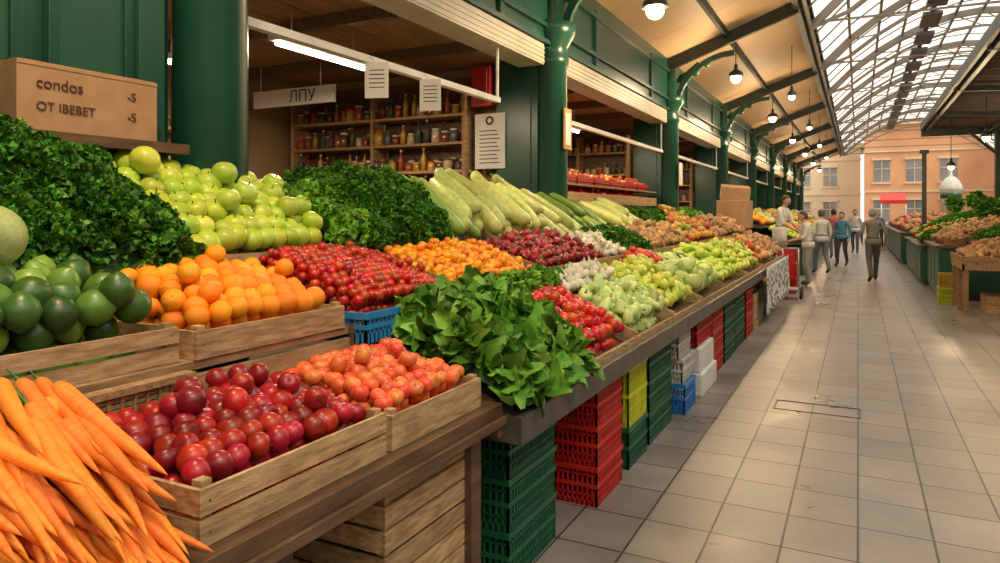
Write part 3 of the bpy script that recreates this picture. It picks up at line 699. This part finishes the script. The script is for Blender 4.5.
for y in (7.8,8.45,9.1,9.8,10.5,11.2):
    plastic_crate(-3.65,-3.2,y,y+.58,1.975,.10,p_red);pile('red_fruit_pile',t_ball,[m_sm],Q(-3.23,2.07,-3.6,2.11,y+.04,y+.54),.035,.02,1)
# ------------------------------------------------------------ under table / counter
for z in (0,.25,.5):
    wood_crate(-1.85,-1.35,1.83,2.42,z,.235,3)
for z in (0,.25,.5): wood_crate(-2.7,-2.1,1.5,2.4,z,.235,3)
for z in (.0,.25): wood_crate(-2.1,-1.55,.6,1.5,z,.235,3)
stack(-1.33,2.68,3.20,[.23,.23,.22],[p_green]*3,.42)
stack(-1.26,3.62,4.07,[.22,.22,.22],[p_red]*3,.40)
stack(-1.27,4.24,4.66,[.26,.38],[p_green,p_yel],.38)
stack(-1.28,4.76,5.4,[.22,.22,.22],[p_green]*3)
plastic_crate(-1.62,-1.22,5.6,6.0,0,.24,p_blue);plastic_crate(-1.62,-1.24,5.6,6.05,.24,.2,p_white);plastic_crate(-1.62,-1.26,5.55,6.0,.44,.22,p_white)
mb=MB();mb.box(-1.62,-1.2,6.2,6.9,0,.2).box(-1.62,-1.22,6.22,6.85,.205,.42);mb.obj('styrofoam_box',m_white,bevel=.015)
stack(-1.25,6.2,6.9,[.24],[p_red],z=.43)
stack(-1.26,7.0,7.6,[.22,.22,.22],[p_red]*3);stack(-1.26,7.7,8.4,[.22,.22,.22],[p_green]*3);stack(-1.27,8.5,9.2,[.22,.22,.22],[p_green]*3)
stack(-1.26,9.3,9.9,[.3,.3],[p_red,p_red])
for z in (0,.25): wood_crate(-1.7,-1.26,10.0,10.6,z,.235,2)
stack(-1.3,10.8,11.4,[.22,.22,.22],[p_white]*3);stack(-1.3,12.0,12.6,[.22,.22],[p_white]*2)
m_cloth=mat('patterned_cloth',(.70,.70,.66),(.16,.20,.22),14,.85,lo=.48,hi=.54)
V=[];F=[];nu,nv=90,10
for i in range(nu+1):
    for j in range(nv+1):
        y=10.4+3.45*i/nu;z=.83-.66*j/nv;V.append((-1.14+.04*math.sin(i*.75)*(j/nv)+.006,y,z+.02*math.sin(i*.31)*(j/nv)))
for i in range(nu):
    for j in range(nv): a=i*(nv+1)+j;F.append((a,a+1,a+nv+2,a+nv+1))
co_=MB().add(T(V,F,0,True)).obj('hanging_cloth',m_cloth);sm=co_.modifiers.new('s','SOLIDIFY');sm.thickness=.004
mb=MB();mb.box(-1.25,-.95,13.95,14.4,.16,.19,0)
for x in (-1.26,-.94):
    mb.add(lathe([(0,-.02),(.1,-.02),(.115,0),(.1,.02),(0,.02)],18,1).xf(rot=(0,pi/2,0),loc=(x,14.05,.115)));mb.add(lathe([(0,-.02),(.1,-.02),(.115,0),(.1,.02),(0,.02)],18,1).xf(rot=(0,pi/2,0),loc=(x,14.35,.115)))
mb.cyl((-1.24,13.97,.19),(-1.24,13.9,.95),.012,n=8);mb.cyl((-.97,13.97,.19),(-.97,13.9,.95),.012,n=8);mb.cyl((-1.24,13.9,.95),(-.97,13.9,.95),.012,n=8)
mb.obj('hand_truck',[m_steel,m_black])
mb=MB();mb.box(-2.55,-1.95,14.3,15.0,0,1.3,0);mb.box(-2.5,-1.9,14.3,15.0,1.3,1.85,0);mb.obox((-2.2,14.65,2.0),(.55,.6,.28),(.12,.1,.2),0);mb.obj('cardboard_box_stack',m_card,bevel=.01)
stack(-1.1,15.0,15.6,[.3,.3],[p_red]*2);stack(-1.15,15.75,16.3,[.3,.3,.25],[p_red]*3)
cf=empty('market_counter');mb=MB();mb.box(-3.0,-1.2,19.5,44,.74,.8,0);mb.box(-1.22,-1.18,19.5,44,.0,.78,1);mb.box(-3,-1.2,19.5,19.55,0,.78,1);mb.box(-3.0,-2.2,19.5,44,1.2,1.25,0);mb.obj('counter_top',[m_metal,m_green],cf)
k=0
for y in np.arange(19.6,43,1.6):
    k+=1;mm=[m_mix,m_gapp,m_orng,m_tomr,m_pear][k%5]
    pile('fruit_pile',t_ball,[mm],Q(-1.25,.88,-2.1,1.2,y,y+1.5),.06,.08,1);pile('fruit_pile',t_ball,[[m_pot,m_kum,m_cab][k%3]],Q(-2.2,1.32,-2.95,1.6,y,y+1.5),.07,.08,1)
# ============================================================ GLASS ROOF
gx0,gx1,gz,gh=-.78,6.6,4.98,1.9
def ga(t): 
    return (gx0+(gx1-gx0)*t, gz+gh*math.sin(pi*t)**.85)
rf=empty('glass_roof');mb=MB();K=12
for j,y in enumerate(np.arange(-6,47,4.0)):
    for i in range(K):
        a=ga(i/K);b2=ga((i+1)/K);mb.bar((a[0],y,a[1]),(b2[0],y,b2[1]),.09,.14,0)
    for i in range(K):
        a=ga(i/K);b2=ga((i+1)/K);mb.bar((a[0],y,max(gz,a[1]-.38)),(b2[0],y,max(gz,b2[1]-.38)),.05,.06,0)
        mb.bar((a[0],y,a[1]),(b2[0],y,max(gz,b2[1]-.38)),.025,.025,0)
    mb.bar((gx0,y,gz+.1),(gx1,y,gz+.1),.03,.035,0)
for i in range(K+1):
    a=ga(i/K);mb.bar((a[0],-6,a[1]+.06),(a[0],46,a[1]+.06),.055,.08,0)
for y in np.arange(-6,46,1.0):
    for i in range(K):
        a=ga(i/K);b2=ga((i+1)/K);mb.bar((a[0],y,a[1]+.09),(b2[0],y,b2[1]+.09),.024,.03,0)
mb.obj('ribs',m_mesh,rf)
gm=D.materials.new('roof_glass');gm.use_nodes=True;N=gm.node_tree.nodes;L=gm.node_tree.links
for nn in list(N):
    if nn.type=='BSDF_PRINCIPLED':N.remove(nn)
tr=N.new('ShaderNodeBsdfTransparent');tr.inputs[0].default_value=(.94,.93,.90,1);tl=N.new('ShaderNodeBsdfTranslucent');tl.inputs[0].default_value=(.82,.79,.73,1);ms=N.new('ShaderNodeMixShader')
nz=N.new('ShaderNodeTexNoise');nz.inputs['Scale'].default_value=.8;tc=N.new('ShaderNodeTexCoord');L.new(tc.outputs['Object'],nz.inputs['Vector']);mr=N.new('ShaderNodeMapRange');mr.inputs[1].default_value=.3;mr.inputs[2].default_value=.7;mr.inputs[3].default_value=.15;mr.inputs[4].default_value=.75;L.new(nz.outputs['Fac'],mr.inputs[0]);L.new(mr.outputs[0],ms.inputs[0])
L.new(tr.outputs[0],ms.inputs[1]);L.new(tl.outputs[0],ms.inputs[2]);L.new(ms.outputs[0],N['Material Output'].inputs[0])
V=[];F=[]
for i in range(K+1):
    a=ga(i/K);V+=[(a[0],-6,a[1]+.12),(a[0],46,a[1]+.12)]
F=[(2*i,2*i+2,2*i+3,2*i+1) for i in range(K)]
MB().add(T(V,F,0,False)).obj('panes',gm,rf)
mb=MB()
for y in np.arange(3,44,2.0):
    mb.box(1.35,1.75,y,y+1.3,6.2,6.28,0);mb.cyl((1.55,y+.7,6.28),(1.55,y+.7,6.65),.012,n=5)
mb.box(1.5,1.6,-1,45,6.3,6.34,0)
mb.obj('cable_tray',mat('tray_steel',(.09,.09,.085),None,5,.5))
# ============================================================ RIGHT SIDE
mb=MB();V=[];F=[]
Y0,Y1=4.0,23.5;ny=240
def rz(x): return 4.10-(x-1.65)*.06
for j in range(ny+1):
    y=Y0+(Y1-Y0)*j/ny;dz=.03*math.sin(j*pi/2*.9)
    V+=[(1.65,y,rz(1.65)+dz),(7.5,y,rz(7.5)+dz)]
F=[(2*j,2*j+1,2*j+3,2*j+2) for j in range(ny)]
mb.add(T(V,F,0,True))
for x in (1.75,3.2,5,7.2): mb.bar((x,Y0,rz(x)-.1),(x,Y1,rz(x)-.1),.07,.12,1)
mb.box(1.60,1.66,Y0,Y1,3.98,4.16,1);mb.box(1.62,7.4,Y1,Y1+.05,3.80,4.12,1)
for y in np.arange(4.5,23.6,3.8): mb.bar((1.65,y,rz(1.65)-.12),(7.4,y,rz(7.4)-.12),.05,.1,1)
ro=mb.obj('corrugated_canopy',[m_cor,m_dkbeam]);s=ro.modifiers.new('s','SOLIDIFY');s.thickness=.01
for y in (17.0,23.0):
    mb=MB();mb.box(3.3,3.5,y-.1,y+.1,0,3.95);mb.box(3.24,3.56,y-.16,y+.16,0,.2);mb.bar((3.35,y,3.2),(2.6,y,3.95),.07,.07);mb.obj('canopy_post',m_dkbeam)
MB().box(1.72,1.84,24.6,24.72,0,3.4).box(1.66,1.9,24.54,24.78,3.4,3.5).obj('iron_post',m_dkbeam)
for p in ((2.05,11.4,3.05),(2.3,17.0,3.1),(2.1,21,2.75),(3.6,14.5,3.1)): lamp(p[0],p[1],p[2],3.95,.09,70)
def rstall(y0,y1,x0=1.35,hg=1.0,m=m_green2):
    e=empty('market_stall');mb=MB();mb.box(x0,x0+1.7,y0,y1,.08,hg-.05,0)
    n=max(1,int((y1-y0)/.8))
    for i in range(n):
        a=y0+(y1-y0)*i/n;mb.box(x0-.02,x0,a+.05,a+(y1-y0)/n-.05,.16,hg-.14,0)
    mb.box(x0+.1,x0+1.6,y0-.02,y0,.16,hg-.14,0)
    mb.box(x0-.08,x0+1.78,y0-.06,y1+.04,hg-.05,hg,1);mb.box(x0+.05,x0+1.65,y0+.05,y1-.05,0,.08,1)
    mb.obj('cabinet',[m,m_woodd],e,bevel=.004)
def rtable(y0,y1,x0,h=.85,m=None):
    e=empty('produce_table');mb=MB()
    for i in range(8): mb.box(x0+i*.2,x0+i*.2+.19,y0,y1,h-.04,h)
    for x in (x0+.05,x0+1.5):
        for y in (y0+.06,(y0+y1)/2,y1-.06): mb.box(x-.035,x+.035,y-.035,y+.035,0,h-.04)
    mb.box(x0,x0+.03,y0,y1,h-.13,h-.04);mb.box(x0,x0+1.55,y0,y0+.03,h-.13,h-.04);mb.box(x0-.01,x0+.02,y0,y1,h,h+.08);mb.box(x0,x0+1.6,y0-.01,y0+.02,h,h+.08)
    mb.obj('table_frame',m or m_wood,e)
rstall(15.2,17.6)
herb('parsley_pile',[(2.0,15.2,1.10),(2.0,16.0,1.10),(2.95,16.0,1.38),(2.95,15.2,1.34)],.14,700,.07,[m_pars,m_stem,m_dkleaf])
pile('root_pile',t_pot,[m_pot],[(1.4,16.1,1.06),(1.4,17.5,1.06),(2.9,17.5,1.4),(2.9,16.1,1.36)],.05,.16,2,extra=.25)
basket((1.62,15.45,1.0),.19,.14,t_pot,[m_pot],.05);basket((1.62,15.88,1.0),.18,.14,t_ball,[m_mix],.045)
rstall(18.0,20.6,1.25,.9)
herb('lettuce_pile',[(1.3,18.1,.98),(1.3,19.2,.98),(2.7,19.2,1.38),(2.7,18.1,1.34)],.16,600,.08,[m_pars,m_stem,m_dkleaf])
pile('mixed_fruit_pile',t_ball,[m_mix],[(1.3,19.3,.98),(1.3,20.5,.98),(2.7,20.5,1.35),(2.7,19.3,1.35)],.05,.14,2,extra=.25)
rstall(21,24,1.3,.9);herb('parsley_pile',[(1.5,21.1,1.0),(1.5,22.4,1.0),(2.8,22.4,1.5),(2.8,21.1,1.5)],.2,600,.10,[m_pars,m_stem,m_dkleaf])
pile('mixed_fruit_pile',t_ball,[m_mix],[(1.35,22.5,1.0),(1.35,23.9,1.0),(2.8,23.9,1.42),(2.8,22.5,1.42)],.06,.14,1)
rstall(25,40,1.2);k=0
for y in np.arange(25.1,39,2): k+=1;pile('fruit_pile',t_ball,[[m_mix,m_pot,m_tomr,m_pot][k%4]],[(1.3,y,1.1),(1.3,y+1.8,1.1),(2.8,y+1.8,1.5),(2.8,y,1.5)],.08,.1,1)
def bush(name,c,r,n,h=1,mats=None):
    mb=MB()
    for tm in curls:
        P=[];R=[];S=[]
        for _ in range(n//5):
            d=Vector([random.gauss(0,1) for _ in range(3)]).normalized();q=Vector(c)+Vector((d.x*r,d.y*r,d.z*r*h))*random.uniform(.6,1.05)
            P.append(tuple(q));R.append(np.array(d.to_track_quat('Y','Z').to_matrix()));S.append(random.uniform(.04,.07))
        mb.inst(tm,P,np.array(R),np.array(S))
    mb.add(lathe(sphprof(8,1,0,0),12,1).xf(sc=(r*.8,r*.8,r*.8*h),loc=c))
    mb.add(lathe([(0,0),(.7,0),(1,1),(.9,1),(.8,.9),(0,.9)],14,2).xf(sc=(r*.6,r*.6,r*.7),loc=(c[0],c[1],c[2]-r*h-r*.45)))
    return mb.obj(name,mats or [m_pars,m_dkleaf,m_pot])
for c in ((2.8,16.6,1.76),(2.4,17.1,1.66),(2.7,15.6,1.74),(2.7,21.6,1.95),(2.3,22.2,1.85),(2.75,20.2,1.72),(2.5,18.6,1.74)): bush('potted_herb',c,.2,300)
mb=MB();mb.box(5.2,5.3,12,23.4,0,2.3,0)
for z in (.6,1.1,1.6,2.1): mb.box(4.7,5.2,12,23.4,z,z+.04,0)
for y in (12,15.8,19.6,23.3): mb.box(4.7,5.2,y,y+.05,0,2.3,0)
mb.obj('storage_rack',m_woodd)
for i,y in enumerate(np.arange(12.2,23,.75)):
    for z in (.64,1.14,1.64):
        plastic_crate(4.72,5.15,y,y+.6,z,.3,[p_green,m_woodx,p_red,p_white,m_woodx][(i*3+int(z*10))%5])
rtable(13.0,14.5,1.45,.84)
pile('ginger_pile',t_pot,[m_pot],[(1.5,13.05,.9),(1.5,14.4,.9),(3.0,14.4,1.02),(3.0,13.05,1.0)],.05,.17,3,extra=.25)
plastic_crate(1.28,1.62,14.62,15.0,0,.28,p_yel);plastic_crate(1.30,1.62,14.62,15.0,.28,.25,mat('plastic_ochre',(.55,.36,.05),None,5))
wood_crate(1.8,2.4,13.4,13.9,0,.28,2)
mb=MB();mb.add(lathe([(0,0),(.5,0),(.5,2.5),(.56,2.55),(.56,2.62),(.45,2.85),(.25,3.05),(.08,3.12),(.05,3.3),(0,3.32)],24,0).xf(sc=(.75,.75,1.0),loc=(3.4,34,0)))
mb.add(lathe([(.505,2.2),(.52,2.2),(.52,2.42),(.505,2.42)],24,1).xf(sc=(.75,.75,1.0),loc=(3.4,34,0)));mb.obj('kiosk',[m_white,m_green2])
m_b1=mat('facade_orange',(.62,.33,.17),(.54,.27,.13),.6,.8);m_b2=mat('facade_cream',(.62,.48,.32),(.54,.42,.27),.6,.8);m_win=mat('window_glass',(.16,.16,.16),(.26,.25,.24),.7,.15)
def building(x0,x1,y0,y1,h,m,face='y',name='building'):
    mb=MB();mb.box(x0,x1,y0,y1,0,h,0);mb.box(x0-.3,x1+.3,y0-.3,y1+.3,h,h+.4,1)
    if face=='y':
        n=int((x1-x0)/2.2)
        for f in range(int(h/3)):
            for i in range(n):
                x=x0+.6+i*2.2;z=.9+f*3.1
                mb.box(x,x+1.1,y0-.03,y0,z,z+1.7,2);mb.box(x-.12,x+1.22,y0-.1,y0,z-.15,z,1);mb.box(x-.12,x+1.22,y0-.12,y0,z+1.7,z+1.88,1)
                mb.box(x+.52,x+.58,y0-.05,y0-.02,z,z+1.7,1);mb.box(x,x+1.1,y0-.05,y0-.02,z+1.0,z+1.06,1)
        for f in range(int(h/3)): mb.box(x0-.05,x1+.05,y0-.08,y0,3.1*f+3.2,3.1*f+3.35,1)
    else:
        n=int((y1-y0)/2.4)
        for f in range(int(h/3)):
            for i in range(n):
                y=y0+.6+i*2.4;z=.9+f*3.1;mb.box(x0-.03,x0,y,y+1.1,z,z+1.7,2);mb.box(x0-.12,x0,y-.1,y+1.2,z-.15,z,1);mb.box(x0-.12,x0,y-.1,y+1.2,z+1.7,z+1.85,1)
    return mb.obj(name,[m,m_b2,m_win])
building(-10,.2,70,78,7.4,m_b2);building(.5,9,62,72,8.4,m_b1);building(9.5,20,56,66,9,m_b1);building(17,24,14,50,8,m_b1,'x')
for x,y in ((1.3,52),):
    mb=MB();V=[(x,y,2.4),(x+1.5,y,2.4),(x+1.5,y+2,2.9),(x,y+2,2.9)];V+=[(a,b,c+.04) for a,b,c in V];mb.add(T(V,BOXF,0,False));mb.box(x,x+1.5,y-.03,y,2.2,2.4,0)
    for a in (x+.05,x+1.45): mb.cyl((a,y,0),(a,y,2.4),.03,n=8,m=1)
    mb.obj('market_awning',[p_red,m_steel])
# ============================================================ PEOPLE
t_sph=lathe(sphprof(12,1,0,0),16)
def person(name,loc,yaw,H,shirt,pants,hairc,stride=0,lean=0,la=None,ra=None,skinc=(.55,.32,.22),apron=None,bald=False,sleeve=True):
    s=H/1.72
    J={};Rr={}
    def j(n,p,r,up=False):
        p=Vector(p)
        if up:
            p=Matrix.Rotation(-lean,3,'X')@(p-Vector((0,0,.95)))+Vector((0,0,.95))
        J[n]=p;Rr[n]=r
    j('pel',(0,0,.95),(.155,.115));j('wai',(0,0,1.10),(.135,.10),1);j('che',(0,.0,1.28),(.165,.115),1);j('shb',(0,-.01,1.41),(.13,.085),1);j('nek',(0,0,1.475),(.055,.055),1);j('hd0',(0,.015,1.55),(.058,.06),1)
    for sg,n,arm in ((-1,'l',la),(1,'r',ra)):
        j('sh'+n,(sg*.18,-.005,1.405),(.065,.06),1)
        el,wr=arm or (Vector((sg*.235,-.04,1.13)),Vector((sg*.24,.06,.89)))
        j('el'+n,el,(.048,.045),1);j('wr'+n,wr,(.029,.026),1)
        el=Vector(el);wr=Vector(wr);d=(wr-el).normalized()
        pm=wr+d*.06;j('pm'+n,pm,(.034,.018),1)
        sd=d.cross(Vector((0,1,.2))).normalized()*sg*1.0;fwd=sd.cross(d).normalized()
        for k in range(4):
            off=fwd*(.024-.016*k); ln=(.07,.08,.075,.06)[k]
            j('f%d%s'%(k,n),pm+d*.035+off,(.009,.009),1);j('g%d%s'%(k,n),pm+d*(.035+ln*.5)+off-sd*.006,(.008,.008),1);j('h%d%s'%(k,n),pm+d*(.035+ln*.9)+off-sd*.024,(.007,.007),1)
        j('t0'+n,pm-d*.02+fwd*.035,(.010,.010),1);j('t1'+n,pm+d*.02+fwd*.055,(.008,.008),1)
        fs=stride*sg
        j('hp'+n,(sg*.085,0,.89),(.105,.105));j('kn'+n,(sg*.10,.05+fs*.28,.50),(.068,.068))
        az=.09+(.07 if fs<0 else 0);j('an'+n,(sg*.10,-.01+fs*.55-(.05 if fs<0 else 0),az),(.045,.05));j('to'+n,(sg*.12,.14+fs*.55,.035+(.0 if fs<0 else 0.0)),(.042,.03))
    B=[('pel','wai',2),('wai','che',1),('che','shb',1),('shb','nek',0),('nek','hd0',0)]
    for n in 'lr':
        B+=[('shb','sh'+n,1),('sh'+n,'el'+n,1),('el'+n,'wr'+n,1 if sleeve else 0),('wr'+n,'pm'+n,0),('pm'+n,'t0'+n,0),('t0'+n,'t1'+n,0),('pel','hp'+n,2),('hp'+n,'kn'+n,2),('kn'+n,'an'+n,2),('an'+n,'to'+n,3)]
        for k in range(4): B+=[('pm'+n,'f%d%s'%(k,n),0),('f%d%s'%(k,n),'g%d%s'%(k,n),0),('g%d%s'%(k,n),'h%d%s'%(k,n),0)]
    names=list(J);ix={n:i for i,n in enumerate(names)}
    me=D.meshes.new('skel');me.from_pydata([tuple(J[n]) for n in names],[(ix[a],ix[b]) for a,b,_ in B],[]);ob=D.objects.new('skel',me);C.scene.collection.objects.link(ob)
    ob.modifiers.new('k','SKIN')
    for i,n in enumerate(names):
        me.skin_vertices[0].data[i].radius=Rr[n];me.skin_vertices[0].data[i].use_root=(n=='pel')
    ss=ob.modifiers.new('s','SUBSURF');ss.levels=2
    C.view_layer.update();dg=C.evaluated_depsgraph_get();m2=D.meshes.new_from_object(ob.evaluated_get(dg))
    V=np.array([v.co[:] for v in m2.vertices]);F=[tuple(p.vertices) for p in m2.polygons]
    A=np.array([J[a][:] for a,_,_ in B]);Bb=np.array([J[b][:] for _,b,_ in B]);mi=np.array([m for _,_,m in B]);ra_=np.array([(Rr[a][0]+Rr[b][0])/2 for a,b,_ in B])
    M=[]
    for f in F:
        c=V[list(f)].mean(0);AB=Bb-A;t=np.clip(((c-A)*AB).sum(1)/np.maximum((AB**2).sum(1),1e-9),0,1);d=np.linalg.norm(A+AB*t[:,None]-c,axis=1)/ra_
        k=int(np.argmin(d));M.append(int(mi[k]))
    mb=MB();mb.add(T(V,F,M,True));D.objects.remove(ob)
    Rl=Matrix.Rotation(-lean*.6,3,'X')
    hc=J['hd0']+Rl@Vector((0,.015,.075));eu=Rl.to_euler()
    def hf(x,y,z):
        q=1-.28*max(0,-z)**1.5;yy=y*(1+.05*(y>0))
        return (x*.078*q,yy*.097*(1-.12*max(0,-z)),z*.122)
    head=lathe(sphprof(14,1,0,0),18,0,hf)
    nose=T([(-.013,.085,-.03),(.013,.085,-.03),(0,.122,-.025),(0,.09,.025)],[(0,1,2),(0,2,3),(2,1,3)],0,True)
    ears=[t_sph.xf(sc=(.012,.022,.032),loc=(sx*.079,-.005,-.005)) for sx in(-1,1)]
    eyes=[t_sph.xf(sc=(.012,.006,.007),loc=(sx*.030,.090,.012)) for sx in(-1,1)]
    mouth=t_sph.xf(sc=(.024,.006,.006),loc=(0,.088,-.062))
    for e_ in eyes: e_.M=np.full(len(e_.M),4)
    mouth.M=np.full(len(mouth.M),5)
    def hairf(x,y,z):
        y2=y*.112-.012
        z2=z*.122+.018
        if y>0.35 and z<.35: y2=min(y2,.03)
        if y>0 and z<.1: y2=min(y2,-.005)
        if z<-.45: z2=max(z2,-.06)
        return (x*.088,y2,z2)
    hair=lathe(sphprof(12,1,0,0),16,4,hairf)
    parts=[head,nose,*ears,*eyes,mouth]+([] if bald else [hair])
    mb.add(merge(*parts).xf(rot=tuple(eu),loc=tuple(hc)))
    def band(c,rx,ry,h,m,ang=0): 
        mb.add(lathe([(.85,-h),(1,-h),(1.03,0),(.98,h),(.8,h)],20,m).xf(sc=(rx,ry,1),rot=(ang,0,0),loc=tuple(c)))
    band(J['pel']+Vector((0,0,-.0)),.178,.135,.075,1)
    band(J['nek']-Vector((0,.0,.015)),.068,.068,.018,1,-lean)
    if apron: 
        mb.add(lathe([(.9,-.38),(1,-.38),(.92,.02),(.86,.02)],20,6).xf(sc=(.19,.16,1),loc=tuple(J['pel'])))
    o=mb.obj(name,[mat('skin',skinc,tuple(q*.9 for q in skinc),8,.5),mat('shirt',shirt,tuple(q*.8 for q in shirt),8,.85,.2,20),mat('trousers',pants,tuple(q*.8 for q in pants),8,.85,.2,20),mat('shoes',(.03,.025,.02),None,8,.5),mat('hair',hairc,None,30,.7),mat('lips',(.4,.13,.1),None,8,.5),mat('apron',apron or (.5,.5,.5),None,8,.8)])
    o.scale=(s,s,s);o.rotation_euler=(0,0,yaw);o.location=loc
    return o
W=lambda *a:Vector(a)
person('walking_man',(.31,18.4,0),.15,1.68,(.20,.19,.16),(.10,.10,.095),(.30,.28,.26),stride=.55,lean=.12,la=(W(-.26,-.08,1.14),W(-.22,.12,.98)),ra=(W(.27,-.1,1.13),W(.25,.0,.89)))
person('shopping_woman',(-.98,16.9,0),pi/2+.3,1.62,(.72,.70,.64),(.30,.30,.32),(.10,.06,.04),lean=.15,la=(W(-.22,.12,1.15),W(-.15,.36,1.12)),ra=(W(.22,.1,1.13),W(.16,.34,1.08)),sleeve=False)
MB().box(-2.2,-1.3,16.7,18.3,0,.12).box(-2.15,-1.35,16.75,18.25,.12,.24).obj('wooden_platform',m_woodx)
person('vendor_man',(-1.62,17.4,.24),-pi/2-.4,1.75,(.74,.70,.62),(.15,.15,.17),(.08,.05,.03),lean=.2,la=(W(-.22,.15,1.15),W(-.12,.38,1.05)),ra=(W(.22,.15,1.15),W(.12,.38,1.05)),apron=(.6,.58,.5),sleeve=False)
person('shopping_man',(-.85,20.2,0),.5,1.66,(.55,.57,.55),(.16,.17,.2),(.12,.08,.05),stride=-.3)
person('standing_woman',(-.43,23.4,0),2.8,1.60,(.06,.25,.42),(.05,.06,.09),(.05,.03,.02),stride=.2)
person('standing_man',(-.75,27,0),.2,1.7,(.5,.12,.10),(.08,.09,.14),(.05,.03,.02),stride=.3)
person('shopper',(-.1,31,0),3.0,1.7,(.6,.6,.62),(.1,.1,.12),(.05,.03,.02),stride=-.3)
person('shopper',(.85,36,0),2.9,1.65,(.15,.2,.3),(.1,.1,.12),(.15,.08,.04),stride=.3)
# ============================================================ LIGHT
wd=D.worlds.new('world');C.scene.world=wd;wd.use_nodes=True;N=wd.node_tree.nodes;L=wd.node_tree.links;bg=N['Background']
tc=N.new('ShaderNodeTexCoord');sx=N.new('ShaderNodeSeparateXYZ');L.new(tc.outputs['Generated'],sx.inputs[0]);cr=N.new('ShaderNodeValToRGB')
cr.color_ramp.elements[0].position=0;cr.color_ramp.elements[0].color=(1,.88,.72,1);cr.color_ramp.elements[1].position=.6;cr.color_ramp.elements[1].color=(1,.955,.88,1)
L.new(sx.outputs['Z'],cr.inputs[0]);L.new(cr.outputs[0],bg.inputs['Color']);bg.inputs['Strength'].default_value=1.6
su=D.lights.new('sun','SUN');su.energy=3.3;su.angle=.4;su.color=(1,.90,.74);so=D.objects.new('sun',su);C.scene.collection.objects.link(so);so.rotation_euler=(Vector((-.62,.30,-1)).normalized()).to_track_quat('-Z','Y').to_euler()
C.scene.view_settings.view_transform='Standard'
print('polys',sum(len(m.polygons) for m in D.meshes))
